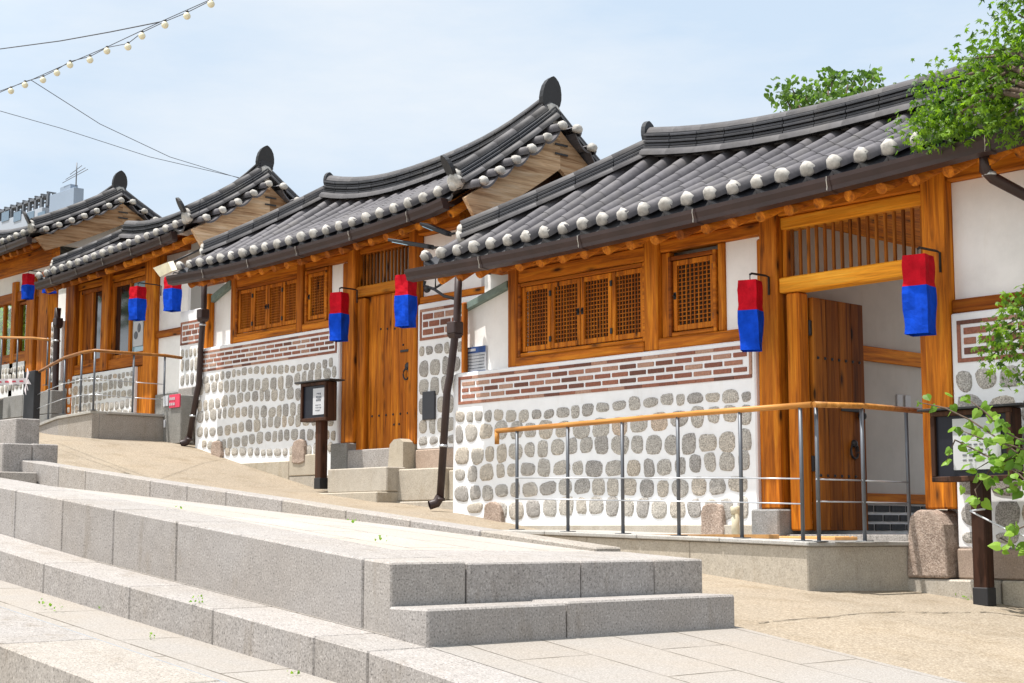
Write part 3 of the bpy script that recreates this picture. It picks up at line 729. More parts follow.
# right-hand stone wall
g = MB(); g.box(-5.96, -4.9, Y1 - .05, Y1 + .2, -.12, 1.515, .01); wr = g.build('stone_wall', M['mortar'], H1)
g = MB(); stones(g, -5.95, -4.92, 1.13, lambda x: -.1, Y1 - .05, .235, .15, .24, .01, seed=4); g.build('wall_stones', M['stone'], wr)
g = MB(); bricks(g, -5.91, -5.1, 1.165, 1.46, Y1 - .05, seed=9); g.build('brick_band', M['brick'], wr)
g = MB(); g.box(-5.96, -5.45, Y1 - .075, Y1 + .1, -.33, -.123, .012); g.box(-5.444, -4.9, Y1 - .075, Y1 + .1, -.33, -.123, .012); g.build('wall_base', M['pink_stone'], wr)
g = MB(); g.box(-6.32, -5.62, Y1 - .16, Y1 + .1, -.62, -.334, .012); g.box(-5.614, -4.9, Y1 - .1, Y1 + .1, -.72, -.334, .012); g.build('footing', M['granite_warm'], wr)
# pillar bases
g = MB(); z0 = -.328; p = [(-6.31, z0), (-5.975, z0), (-5.985, -.1), (-6.0, .04), (-6.05, .115), (-6.10, .142), (-6.2, .146), (-6.27, .10), (-6.29, -.05)]
g.prism([(x, Y1 - .17, z) for x, z in p], (0, .30, 0)); o = g.build('pillar_base', M['rough'], H1); o['label'] = 'rough pinkish boulder under the right pillar'
bv = o.modifiers.new('b', 'BEVEL'); bv.width = .02; bv.segments = 3
g = MB(); g.box(-7.70, -7.43, Y1 - .16, Y1 + .12, -.05, .162, .012); g.build('pillar_base', M['granite_dark'], H1)
# passage behind the doorway
pw = MB(); pw.box(-7.62, -7.44, Y1 + .13, 11.6, .22, 2.7, .002); ps = pw.build('passage_wall', M['greywhite'], H1)  # white wall greyed, the passage's indoor shade put into its colour
g = MB(); g.box(-7.437, -7.40, Y1 + .7, 11.55, 1.38, 1.50, .004); g.box(-7.437, -7.40, Y1 + .13, 11.55, .22, .30, .004); g.build('wall_rail', M['wood_y'], H1)
g = MB(); g.box(-7.62, -7.445, Y1 + .13, 11.6, -.05, .218, 0, .5); g.build('low_wall', M['mortar'], H1)
g = MB()
for r_ in range(3):
    y = Y1 + .2 - (.1 if r_ % 2 else 0)
    while y < 11.4: g.box(-7.443, -7.43, y, y + .2, .0 + r_ * .075, .052 + r_ * .075, .002); y += .225
g.build('dark_tiles', M['darkbrick'], H1)
g = MB(); g.box(-7.437, -7.425, 11.05, 11.13, 1.0, 1.13, .003); g.box(-7.437, -7.425, 11.17, 11.25, 1.0, 1.13, .003); g.build('switch_plates', M['paper'], H1)
g = MB(); g.box(-6.15, -5.98, Y1 + .13, 11.6, -.1, 2.7, .002); g.build('passage_wall', M['plaster'], H1)
g = MB(); g.box(-7.6, -6.0, Y1 + .3, 11.5, 2.42, 2.5, .002); g.build('ceiling', M['wood_y'], H1)
g = MB(); g.box(-7.44, -6.16, 9.53, 13.5, -.12, -.03, .004); g.build('passage_floor', M['granite'], H1)
# open door leaf swung inward
g = MB(); w = .165
for i in range(4): g.box(-7.325, -7.275, Y1 + .12 + i * w, Y1 + .12 + (i + 1) * w - .003, .0, 1.80, .004)
dr = g.build('door', M['wood_aged'], H1); dr['label'] = 'plank door leaf swung open inward'
g = MB()
for z in (.42, 1.33):
    for i in range(7): g.ball((-7.274, Y1 + .17 + i * .09, z), .013, 8, 4)
g.build('iron_studs', M['iron'], dr)
g = MB(); g.box(-7.275, -7.262, Y1 + .45, Y1 + .68, .93, .955, .003); g.ball((-7.25, Y1 + .70, .90), .035, 8, 6); g.tube([(-7.26, Y1 + .6 + .05 * math.cos(q * .6), .62 + .06 * math.sin(q * .6)) for q in range(11)], .009, 6, False)
g.ball((-7.265, Y1 + .6, .68), .03, 8, 6); g.build('handle', M['iron'], dr)
g = MB(); g.box(-7.345, -7.285, Y1 + .09, Y1 + .12, 1.5, 1.62, .004); g.box(-7.345, -7.285, Y1 + .09, Y1 + .12, .45, .57, .004); g.build('hinges', M['iron'], dr)
# back and ends of the body
g = MB(); g.box(-11.3, -7.63, Y1 + .25, 11.5, h(-11), 2.62, 0); g.box(-5.97, -4.95, Y1 + .25, 11.5, -.6, 2.62, 0); g.build('rear_body', M['plaster'], H1)
e1 = atY(423, 257, 9.08); 
S1 = hanok_roof(H1, (-11.22, 9.05, 2.515), (-4.45, 9.05, 2.70), (-9.62, 10.45, 3.40), (-4.5, 10.45, 3.50), le=.07, lr=.22, sag=.035, facade=Y1, gut_l=.22, gut_r=0)
# downpipes
def dpipe(par, pts, r=.036, hopper=None, shoe=True, label=None):
    g = MB(); g.tube(pts, r, 10)
    for p, q in zip(pts, pts[1:]):
        pass
    o = g.build('downpipe', M['gutter'], par)
    if hopper:
        x, y, z = hopper; k = MB(); k.box(x - .062, x + .062, y - .06, y + .06, z - .06, z + .06, .01); k.hexa([(x - .04, y - .04, z - .10), (x + .04, y - .04, z - .10), (x - .04, y + .04, z - .10), (x + .04, y + .04, z - .10), (x - .062, y - .06, z - .06), (x + .062, y - .06, z - .06), (x - .062, y + .06, z - .06), (x + .062, y + .06, z - .06)], .004); k.build('hopper', M['gutter'], o)
    if shoe:
        p = Vector(pts[-1]); k = MB(); k.tube([p + Vector((0, 0, .03)), p + Vector((-.02, -.03, -.03)), p + Vector((-.05, -.09, -.05))], r * 1.25, 10, False); k.tube([p + Vector((.0, 0, .02)), p + Vector((0, 0, -.01))], r * 1.35, 10); k.build('outlet', M['gutter'], o)
    k = MB()
    for t in ((.3, .8) if len(pts) > 3 else ()):
        i = min(len(pts) - 2, int(t * (len(pts) - 1))); p = lerp(Vector(pts[i]), Vector(pts[i+1]), .5); k.tube([p - Vector((0, 0, .012)), p + Vector((0, 0, .012))], r * 1.2, 10)
    if k.v: k.build('pipe_clips', M['steel_light'], o)
    return o
Yp = 9.5; P = lambda x, y: tuple(atY(x, y, Yp))
dpipe(H1, [P(459, 266), P(457, 320), P(453, 352), P(450, 376), P(447, 392), P(440, 500)], .037, P(455, 328))
Yp = 9.35; dpipe(H1, [tuple(atY(984, 150, 9.1)), tuple(atY(985, 170, 9.14)), tuple(atY(993, 178, 9.2)), tuple(atY(1040, 203, 9.5)), tuple(atY(1044, 240, 9.52)), tuple(atY(1044, 560, 9.52))], .04, None, False)

# ================================================================== house 2
Y2 = 10.2
H2 = thing('hanok_house', (-14.5, Y2, .8), 'second tiled timber house with closed plank door and stone steps', 'house')
g = MB(); hx(g, -17.2, -14.13, Y2 - .05, Y2 + .2, lambda x: 2.285, lambda x: h(x) - .1, .012); wl = g.build('stone_wall', M['mortar'], H2)
g = MB(); stones(g, -17.18, -14.15, 1.96, lambda x: max(h(x) + .03, interp(x, [(-16.5, .9), (-15, .84), (-14.1, .80)])), Y2 - .05, .165, .09, .16, .025, seed=21); g.build('wall_stones', M['stone'], wl)
g = MB(); bricks(g, -17.13, -14.17, 1.985, 2.245, Y2 - .05, seed=15, bl=.16); g.build('brick_band', M['brick'], wl)
g = MB(); hx(g, -16.6, -15.05, Y2 - .08, Y2 - .04, lambda x: .80, lambda x: h(x) - .1, .008); g.box(-15.04, -14.36, Y2 - .085, Y2 - .04, .62, .86, .01); hx(g, -15.04, -13.9, Y2 - .08, Y2 - .04, lambda x: .615, lambda x: h(x) - .1, .008); g.build('footing', M['granite_warm'], wl)
boulder(wl, -14.98, -14.70, Y2 - .1, Y2 - .04, .76, 1.04, 3); boulder(wl, -16.75, -16.5, Y2 - .1, Y2 - .04, .86, 1.1, 4)
pA = atY(210, 308, 10.32); pB = atY(230, 286, 10.32)
g = MB(); g.prism([(pA.x - .06, 10.32, 2.25), (pB.x + .08, 10.32, 2.25), (pB.x + .08, 10.32, pB.z), (pA.x - .06, 10.32, pA.z)], (0, .06, 0)); g.build('side_panel', M['plaster'], H2)
g = MB(); g.hexa([(pA.x - .1, 10.26, pA.z - .02), (pB.x + .1, 10.26, pB.z - .02), (pA.x - .1, 10.4, pA.z - .02), (pB.x + .1, 10.4, pB.z - .02), (pA.x - .1, 10.26, pA.z + .07), (pB.x + .1, 10.26, pB.z + .07), (pA.x - .1, 10.4, pA.z + .07), (pB.x + .1, 10.4, pB.z + .07)], .005); g.build('flashing', M['green_metal'], H2)
post(H2, -17.18, -17.08, 2.29, 3.0, Y2 + .02)
post(H2, -16.5, -16.39, 2.29, 3.15, Y2 - .01); post(H2, -15.03, -14.91, 2.29, 3.25, Y2 - .03)
post(H2, -13.975, -13.83, .96, 3.35, Y2 - .07); post(H2, -14.125, -13.98, .96, 3.0, Y2 - .02, Y2 + .1, 'side_board')
post(H2, -13.825, -13.69, .86, 2.56, Y2 - .03, Y2 + .1, 'door_jamb')
post(H2, -12.86, -12.74, .9, 3.35, Y2 - .07)
beam(H2, -16.385, -15.035, 2.29, 2.37, Y2 - .03, Y2 + .12, 'sill_beam'); beam(H2, -14.905, -14.13, 2.29, 2.38, Y2 - .03, Y2 + .12, 'sill_beam')
beam(H2, -16.385, -15.035, 2.985, 3.11, Y2, Y2 + .12, 'head_board'); beam(H2, -14.905, -13.98, 3.02, 3.11, Y2, Y2 + .12, 'head_board')
beam(H2, -17.3, -15.035, 3.115, 3.32, Y2 - .05, Y2 + .12, 'eave_beam'); beam(H2, -14.905, -13.98, 3.115, 3.34, Y2 - .05, Y2 + .12, 'eave_beam')
beam(H2, -13.825, -12.865, 3.14, 3.36, Y2 - .05, Y2 + .12, 'eave_beam'); beam(H2, -12.735, -12.05, 3.12, 3.36, Y2 - .05, Y2 + .12, 'eave_beam')
beam(H2, -13.825, -12.865, 3.06, 3.135, Y2 - .01, Y2 + .12, 'head_board')
beam(H2, -13.825, -12.865, 2.575, 2.69, Y2 - .05, Y2 + .1, 'lintel', 'wood_light')
transom(H2, -13.82, -12.87, 2.692, 3.058, Y2, 15)
panel(H2, -13.82, -12.87, 2.6, 3.12, Y2 + .2, .04, 'greywhite')
window(H2, -16.36, -15.065, 2.405, 2.95, Y2 + .01, 4); window(H2, -14.86, -14.49, 2.415, 2.975, Y2 + .01, 1)
post(H2, -14.452, -14.41, 2.382, 3.018, Y2 + .01, Y2 + .1, 'side_board')
panel(H2, -14.408, -13.982, 2.382, 3.018, Y2 + .04)
st = [(-13.59 + .125 * i, 1.24) for i in range(6)] + [(-13.45, 2.19), (-13.33, 2.18), (-13.20, 2.17), (-13.04, 2.18), (-13.11, 1.13), (-13.2, 1.13), (-13.05, 1.98)]
dr = plank_door(H2, -13.665, -12.87, .875, 2.57, Y2 + .02, 6, 'door', st)
g = MB(); g.box(-13.09, -12.95, Y2 + .005, Y2 + .02, 1.90, 1.925, .003); g.ball((-12.96, Y2 + .01, 1.74), .045, 10, 6, (1, .5, 1)); g.tube([(-12.96 + .05 * math.cos(q * .63), Y2 - .012, 1.655 + .06 * math.sin(q * .63)) for q in range(11)], .009, 6, False); g.build('handle', M['iron'], dr)
# wall piece right of the door
g = MB(); g.box(-12.735, -11.45, Y2 - .04, Y2 + .2, .84, 2.375, .01); wr = g.build('stone_wall', M['mortar'], H2)
g = MB(); stones(g, -12.72, -11.9, 1.95, lambda x: .87, Y2 - .04, .2, .10, .17, .01, seed=31); g.build('wall_stones', M['stone'], wr)
g = MB(); bricks(g, -12.69, -11.8, 1.985, 2.315, Y2 - .04, seed=33, bl=.16); g.build('brick_band', M['brick'], wr)
g = MB(); g.box(-12.735, -11.45, Y2 - .06, Y2 + .2, .62, .836, .01); g.build('wall_base', M['pink_stone'], wr)
g = MB(); g.box(-12.86, -12.0, 9.93, Y2 - .07, .3, .63, .012); g.box(-12.0, -11.4, 9.98, Y2 + .1, .3, .6, .012); g.box(-12.86, -11.4, 9.9, Y2 + .1, .05, .295, .012); g.build('footing', M['granite_warm'], wr)
g = MB(); g.prism([(x, Y2 - .2, z) for x, z in ((-13.02, .636), (-12.76, .636), (-12.76, .92), (-12.82, .955), (-12.92, .95), (-12.99, .90))], (0, .25, 0)); o = g.build('pillar_base', M['granite_warm'], H2)
g = MB(); g.box(-14.12, -13.82, Y2 - .16, Y2 + .1, .60, .955, .012); g.build('pillar_base', M['granite_dark'], H2)
g = MB(); g.box(-13.815, -13.03, Y2 - .15, Y2 + .15, .6, .87, .01); g.build('threshold', M['granite'], H2)
g = MB(); q = atY(387, 468, 9.78).x
g.box(q - 1.05, q, 9.78, 10.03, .40, .655, .01); g.build('doorstep', M['granite_warm'], H2)
g = MB(); g.box(q - 1.25, q + .0, 9.65, 10.03, .15, .396, .01); g.box(q, -12.87, 9.97, 10.03, .1, .6, .005); g.build('doorstep', M['granite_warm'], H2)
g = MB(); g.box(-13.85, -12.865, 10.035, 10.3, .3, .63, .006); g.build('stair_core', M['granite'], H2)
panel(H2, -12.735, -11.8, 2.46, 3.118, Y2 + .04); beam(H2, -12.735, -11.6, 2.38, 2.457, Y2 - .02, Y2 + .12, 'sill_beam')
g = MB(); q = atY(422, 405, 10.13); q2 = atY(434, 405, 10.13); g.box(q.x, q2.x, 10.13, 10.158, atY(422, 420, 10.13).z, atY(422, 392, 10.13).z, .004); g.build('meter_plate', M['slate'], H2)
g = MB(); g.box(-17.1, -11.6, Y2 + .27, 11.9, .6, 3.3, 0); g.build('rear_body', M['plaster'], H2)
el = atY(178, 268, 9.66); er = atY(436, 187, 9.66); er0 = atY(440, 190, 9.66)
rl = atY(329, 184, 12.0); rr = atX(550, 112, -12.25)
S2 = hanok_roof(H2, (-16.8, 9.65, 3.20), (-11.53, 9.65, 3.33), (-15.45, 10.94, 4.02), (-11.44, 10.94, 4.26), le=.08, lr=.27, sag=.04, facade=Y2, gut_l=.2, gut_r=-.1, spL=.2, bh=.40)
Yp = 10.1; P = lambda x, y: tuple(atY(x, y, Yp))
dpipe(H2, [P(204.5, 268), P(204, 305), P(201, 345), P(199, 384), P(197, 392), P(189, 440)], .037, P(203, 314))

# ================================================================== house 3
Y3 = 10.9
H3 = thing('hanok_house', (-20.5, Y3, 1.3), 'third tiled timber house with glazed windows behind a curved ramp', 'house')
def X3(px, py=330): return atY(px, py, Y3).x
def Z3(px, py): return atY(px, py, Y3).z
hb = Z3(110, 262)
pz = [(X3(68), X3(77)), (X3(104), X3(111)), (X3(147), X3(157))]
for i, (a, b) in enumerate(pz): post(H3, a, b, 1.6 if i != 1 else Z3(110, 370), hb, Y3 - .06)
z_s = Z3(110, 366)
beam(H3, X3(40), X3(182), Z3(110, 268), Z3(110, 268) + .2, Y3 - .04, Y3 + .12, 'eave_beam'); 
beam(H3, X3(68), X3(157), Z3(110, 283), Z3(110, 283) + .1, Y3 - .0, Y3 + .1, 'head_board')
beam(H3, X3(77), X3(147), Z3(110, 370), Z3(110, 360), Y3 - .03, Y3 + .12, 'sill_beam')
beam(H3, X3(77), X3(147), Z3(110, 283)+.1, Z3(110, 268), Y3 + .02, Y3 + .1, 'head_board')
def glazed(par, x0, x1, z0, z1, Y, mats, fw=.06):
    g = MB(); n = len(mats)
    g.box(x0, x0 + fw, Y, Y + .08, z0, z1, .006); g.box(x1 - fw, x1, Y, Y + .08, z0, z1, .006); g.box(x0 + fw, x1 - fw, Y + .002, Y + .08, z0, z0 + fw, .006); g.box(x0 + fw, x1 - fw, Y + .002, Y + .08, z1 - fw, z1, .006)
    for i in range(1, n): x = lerp(x0, x1, i / n); g.box(x - fw / 2, x + fw / 2, Y + .002, Y + .07, z0 + fw, z1 - fw, .004)
    w = g.build('window', M['wood_z'], par)
    for i, m_ in enumerate(mats):
        a = lerp(x0, x1, i / n) + fw / 2; b = lerp(x0, x1, (i + 1) / n) - fw / 2; g = MB(); g.box(a, b, Y + .04, Y + .046, z0 + fw, z1 - fw, 0); g.build('pane', M[m_], w)
    return w
zt3 = Z3(110, 284); zb3 = Z3(110, 360)
w = glazed(H3, X3(78), X3(104), zb3, zt3, Y3 + .01, ['wood_z', 'glass'])
w = glazed(H3, X3(111), X3(147), zb3, zt3, Y3 + .01, ['glass', 'glass_pale'])
g = MB(); a = atY(131, 322, Y3 - .01); b = atY(140, 345, Y3 - .01); g.box(a.x, b.x, Y3 + .03, Y3 + .038, b.z, a.z, .001); po = g.build('poster', M['paper'], w)
g = MB(); cx = (a.x + b.x) / 2; g.ball((cx + .03, Y3 + .028, a.z - .1), .05, 8, 6, (1, .1, 1.4)); g.ball((cx - .06, Y3 + .028, a.z - .2), .06, 8, 6, (1, .1, 1)); g.build('poster_print', M['ink'], po)
g = MB(); g.box(X3(68), X3(137, 390), Y3 - .05, Y3 + .2, 1.5, Z3(110, 371), .01); wl = g.build('stone_wall', M['mortar'], H3)
g = MB(); stones(g, X3(68) + .02, X3(137, 390) - .02, Z3(110, 373), lambda x: 1.62, Y3 - .05, .15, .09, .16, .01, seed=41); g.build('wall_stones', M['stone'], wl)
panel(H3, X3(137, 390), X3(147), 1.5, Z3(110, 371), Y3, .1, 'wood_z', 'side_board')
panel(H3, X3(157), X3(185), 1.9, Z3(170, 285) + .2, Y3 + .03); beam(H3, X3(157), X3(185), Z3(170, 336), Z3(170, 329), Y3 - .02, Y3 + .1, 'rail')
panel(H3, X3(157), X3(185), 1.3, 1.9, Y3, .1, 'granite_dark', 'wall_base')
# narrow brick and stone piece next to house 2
x0 = atY(180, 340, Y3 - .3).x; x1 = x0 + .9
g = MB(); g.box(x0, x1, Y3 - .3, Y3 - .04, Z3(185, 392), Z3(185, 317), .008); wr = g.build('stone_wall', M['mortar'], H3)
Yq = Y3 - .3
g = MB(); zz = atY(185, 345, Yq).z; bricks(g, atY(180, 340, Yq).x + .02, atY(180, 340, Yq).x + .85, zz, atY(185, 322, Yq).z, Yq, seed=43, bl=.13); g.build('brick_band', M['brick'], wr)
g = MB(); stones(g, atY(180, 340, Yq).x + .02, atY(180, 340, Yq).x + .85, zz - .03, lambda x: atY(185, 392, Yq).z, Yq, .19, .08, .12, .01, seed=44); g.build('wall_stones', M['stone'], wr)
g = MB(); g.box(x0 + .05, x1, Y3 - .34, Y3 - .04, 1.5, Z3(185, 392) - .003, .01); g.box(x0 + .05, x1, Y3 - .38, Y3 - .04, .9, 1.497, .01); g.build('wall_base', M['granite'], wr)
# narrow brick piece and downpipe at its left end
x0 = X3(57); g = MB(); g.box(x0, X3(68), Y3 - .1, Y3 + .1, 2.3, Z3(62, 322), .01); w2 = g.build('stone_wall', M['mortar'], H3)
g = MB(); stones(g, x0, X3(68), Z3(62, 325), lambda x: 2.3, Y3 - .1, .13, .06, .1, .01, seed=47); g.build('wall_stones', M['stone'], w2)
panel(H3, X3(56), X3(67), Z3(62, 322), hb, Y3 + .02)
g = MB(); g.box(X3(50), X3(178), Y3 + .13, Y3 + 1.2, 1.2, hb + .05, 0); g.build('rear_body', M['greywhite'], H3)
g = MB(); g.box(X3(56), X3(160), Y3 - .12, Y3 + .05, 1.0, 1.55, .01); g.build('footing', M['granite_dark'], H3)
el = atY(38, 276, 10.4); er = atY(183, 221, 10.4); rl = atY(129, 229, 11.9); rr = atX(268, 172, er.x - .1)
rl = atY(128, 222, 11.6); rr = atY(266, 158, 11.6)
S3 = hanok_roof(H3, (-22.35, 10.4, 3.84), (rr.x - .05, 10.4, 4.05), (rl.x, 11.6, rl.z - .32), (rr.x, 11.6, rr.z - .32), le=.02, lr=.24, sag=.05, pitch=.25, facade=Y3, gut_r=-.25, spL=0, bh=.37)
Yp = 10.7; P = lambda x, y: tuple(atY(x, y, Yp))
dpipe(H3, [P(58, 308), P(57, 322), P(56, 360), P(55, 400), P(54, 430)], .05, P(58, 322), False)

# ================================================================== house 4
Y4 = 11.6
H4 = thing('hanok_house', (-26.5, Y4, 1.9), 'farthest tiled timber house at the left edge with glazed windows', 'house')
def X4(px, py=330): return atY(px, py, Y4).x
def Z4(px, py): return atY(px, py, Y4).z
xr = X4(52)
for a, b in ((28, 36), (40, 50), (13, 17)): post(H4, X4(a), X4(b), 2.3, Z4(25, 280), Y4 - .05)
beam(H4, X4(-40), xr, Z4(25, 300), Z4(25, 290), Y4 - .02, Y4 + .1, 'head_board'); beam(H4, X4(-40), xr, Z4(25, 272), Z4(25, 255), Y4 - .04, Y4 + .1, 'eave_beam')
panel(H4, X4(-40), xr, Z4(25, 290), Z4(25, 272), Y4 + .02)
glazed(H4, X4(-8), X4(13), Z4(10, 357), Z4(10, 301), Y4 + .01, ['clear', 'clear'], .05); glazed(H4, X4(17), X4(28), Z4(25, 353), Z4(25, 301), Y4 + .01, ['clear'], .05)
beam(H4, X4(-40), X4(28), Z4(10, 366), Z4(10, 355), Y4 - .04, Y4 + .12, 'sill_beam')
g = MB(); g.box(X4(-40), X4(28, 380), Y4 - .05, Y4 + .15, 2.3, Z4(10, 364), .01); wl = g.build('stone_wall', M['mortar'], H4)
g = MB(); stones(g, X4(-20), X4(28, 380) - .02, Z4(10, 367), lambda x: 2.35, Y4 - .05, .16, .09, .16, .01, seed=51); g.build('wall_stones', M['stone'], wl)
panel(H4, X4(36), X4(40), 2.3, Z4(25, 290), Y4 + .03, .05, 'wood_z', 'side_board')
g = MB(); g.box(X4(28), X4(48), Y4 + .12, Y4 + 1.5, 1.2, Z4(25, 262), 0); g.build('rear_body', M['greywhite'], H4)
er = atY(28, 232, 11.1); rr = atX(119, 182, er.x + .12)
S4 = hanok_roof(H4, (er.x - 6.4, 11.1, er.z - .06), (rr.x, 11.1, er.z - .04), (er.x - 5.0, rr.y, rr.z - .45), (rr.x, rr.y, rr.z - .32), le=.05, lr=.2, sag=.06, pitch=.27, facade=Y4, bh=.36)
# garden wall and terrace in front of house 4
rt4 = thing('granite_terrace', (-23.5, 10.6, 1.6), 'dark granite retaining wall below the farthest house', 'retaining wall')
a = atY(-30, 385, 10.6); b = atY(52, 390, 10.6)
g = MB(); zt = b.z
for k in range(3): g.box(lerp(a.x, b.x, k / 3), lerp(a.x, b.x, (k + 1) / 3) - .005, 10.6, Y4 - .06, 1.0, zt - .36, .01); g.box(lerp(a.x, b.x, k / 3) + .3 * (k < 2), lerp(a.x, b.x, (k + 1) / 3) - .005, 10.6, Y4 - .06, zt - .355, zt, .01)
g.build('wall_blocks', M['granite_dark'], rt4)

# ================================================================== ramps and railings
def railing(label, pts, ph, posts, top='rail_wood', drop=False, wires=(.25, .42), group='steel post railings with wooden handrails'):
    """pts: top-rail polyline; posts: list of (x, y, zbase, ztop)"""
    r_ = thing('ramp_railing', (posts[0][0], posts[0][1], posts[0][2]), label, 'railing', group)
    g = MB(); pp = [Vector(p) for p in pts]; g.tube(pp, .021, 10)
    if drop: g.tube([pp[0] + Vector((.0, 0, .012)), pp[0] + Vector((0, 0, -.11))], .02, 8)
    g.build('handrail', M['rail_wood'], r_)
    for (x, y, z0, z1) in posts:
        g = MB(); g.tube([(x, y, z0), (x, y, z1)], .014, 8); g.box(x - .045, x + .045, y - .045, y + .045, z0, z0 + .006, .001); g.build('post', M['steel'], r_)
    g = MB()
    for w in wires:
        for p, q in zip(posts, posts[1:]):
            g.tube([(p[0], p[1] - .016, p[2] + w), (q[0], q[1] - .016, q[2] + w)], .0055, 6)
    g.build('wires', M['steel_light'], r_); return r_
rp1 = thing('wheelchair_ramp', (-7.5, 9, -.3), 'granite ramp and landing in front of the open doorway', 'ramp')
xA = -6.45; xB = -6.29
g = MB(); jr = [-10.2, -9.2, -8.55, -7.5, -6.452]
def zr(x): return interp(x, [(-10.2, .01), (-9.4, .006), (-8, -.03), (-7.0, -.055), (-6.4, -.075)])
for a, b in zip(jr, jr[1:]): hx(g, a + .001, b - .001, 8.5, 8.62, lambda x: zr(x) - .033, lambda x: h(x) - .1, .006, .7)
g.build('front_wall', M['granite_warm'], rp1)
g = MB(); g.hexa([(xA - .12, 8.623, -.7), (xA, 8.5, -.7), (xA - .12, 9.5, -.7), (xB, 9.5, -.7), (xA - .12, 8.623, -.108), (xA, 8.5, -.108), (xA - .12, 9.5, -.108), (xB, 9.5, -.108)], .006, .3); g.build('side_wall', M['granite_warm'], rp1)
g = MB()
for a, b in zip([-9.9, -9.0, -8.0, -7.2, -6.43], [-9.0, -8.0, -7.2, -6.43]): hx(g, a + .002, b - .002, 8.475, 8.72, zr, lambda x: zr(x) - .031, .006)
g.hexa([(xA - .2, 8.723, -.106), (xA + .02, 8.475, -.106), (xA - .2, 9.5, -.106), (xB + .02, 9.5, -.106), (xA - .2, 8.723, -.075), (xA + .02, 8.475, -.075), (xA - .2, 9.5, -.075), (xB + .02, 9.5, -.075)], .006)
g.build('coping', M['granite_top'], rp1)
g = MB(); xs = [-10.2, -9.4, -8, -7.0, -6.66]; strip(g, xs, 8.723, 9.52, lambda x: zr(x) - .004); strip(g, [-6.66, -6.3], 8.723, 9.52, lambda x: -.08); g.build('ramp_floor', M['granite_top'], rp1)
g = MB(); g.box(-7.55, -6.7, 9.15, 9.42, -.07, -.045, .003); g.box(-8.9, -7.0, 8.78, 8.9, -.06, -.028, .003)
for i in range(16):
    for j in range(5): g.ball((-7.52 + i * .053, 9.18 + j * .053, -.045), .012, 6, 4, (1, 1, .4))
g.build('tactile_strip', M['tactile'], rp1)
Yr = 8.55
def pr(px, yb, yt): p = atY(px, yb, Yr); q = atY(px, yt, Yr); return (p.x, Yr, zr(p.x), q.z)
posts = [pr(517, 530, 430), pr(568, 528, 425), pr(623, 529, 418), pr(679, 531, 413), pr(742, 533, 408), pr(803, 536, 404)]
railing('long railing on the ramp before the brick-banded wall of the nearest house', [tuple(atY(497, 431, Yr)), tuple(atY(600, 422, Yr)), tuple(atY(700, 413, Yr)), tuple(atY(812, 404.5, Yr))], 0, posts, drop=True)
c0 = atY(819, 405, 8.57); posts = [(-6.40, 8.6, -.075, .845)] + [(x, y, -.075, .865) for x, y in ((-6.385, 9.1), (-6.37, 9.47))]
q = atY(865, 540, 9.0)
posts = [tuple(list(atY(819, 536, 8.6).to_2d()) + [-.075, .845])] + [tuple(list(atX(px, 540, -6.40).to_2d()) + [-.075, .86]) for px in (865, 910)]
railing('short railing returning from the ramp corner to the right pillar of the open doorway', [tuple(atY(814, 404.5, 8.55)), tuple(atX(865, 406, -6.4)), tuple(atX(932, 412, -6.3))], 0, posts, wires=(.27, .42))
# ramp of house 3
rp3 = thing('wheelchair_ramp', (-19, 9.6, 1.15), 'curved granite ramp below the glazed third house', 'ramp')
g = MB(); g2 = MB(); curve = [(-21.5, 10.05), (-20.6, 9.6), (-19.8, 9.3), (-19.0, 9.17), (-18.0, 9.14)]
zt = lambda x: interp(x, [(-21.5, 1.30), (-20.2, 1.40), (-19.4, 1.47), (-18.5, 1.495), (-18, 1.50)])
for (x0, y0), (x1, y1) in zip(curve, curve[1:]):
    for mb, a, b, t in ((g, -.5, -.035, .1), (g2, -.035, 0, .2)):
        d = .025 if mb is g2 else 0
        mb.hexa([(x0, y0 - d, zt(x0) + a), (x1, y1 - d, zt(x1) + a), (x0, y0 + t, zt(x0) + a), (x1, y1 + t, zt(x1) + a), (x0, y0 - d, zt(x0) + b), (x1, y1 - d, zt(x1) + b), (x0, y0 + t, zt(x0) + b), (x1, y1 + t, zt(x1) + b)], .004)
g.box(-18.1, -18.0, 9.243, 10.3, .9, 1.465, .006); g2.box(-18.2, -17.975, 9.343, 10.3, 1.466, 1.50, .006)
g.build('ramp_wall', M['granite'], rp3); g2.build('coping', M['granite_top'], rp3)
g = MB(); g.add([(-21.5, 10.1, 1.29), (-20.6, 9.65, 1.36), (-19.8, 9.4, 1.42), (-18.1, 9.3, 1.475), (-18.1, 10.85, 1.475), (-21.5, 10.85, 1.30)], [(0, 1, 2, 3, 4, 5)]); g.build('ramp_floor', M['granite_top'], rp3)
def c3(px, yt, yb, Y): t = atY(px, yt, Y); b = atY(px, yb, Y); return t, b
pp = []; rl3 = []
for px, yt, yb, Y in ((36, 375, 424, 9.75), (50, 367, 419, 9.45), (65, 359, 414, 9.3), (82, 354, 411, 9.18), (95, 352, 410, 9.16)):
    t, b = c3(px, yt, yb, Y); rl3.append(t + Vector((0, 0, .02))); pp.append((t.x, Y, b.z, t.z))
rs = [atX(134, 355, -18.05), atX(165, 357, -18.05)]
rl3 += [p + Vector((0, 0, .02)) for p in rs] + [atX(182, 358, -18.0)]
pp += [(p.x, p.y, 1.5, p.z) for p in rs]
railing('curved railing of the ramp below the glazed third house', [tuple(p) for p in rl3], 0, pp, wires=(.2, .4))
t = atY(-20, 340, 10.7); posts = []
for px in (2, 18, 48): a = atY(px, 338, 10.7); posts.append((a.x, 10.7, atY(px, 385, 10.7).z, a.z))
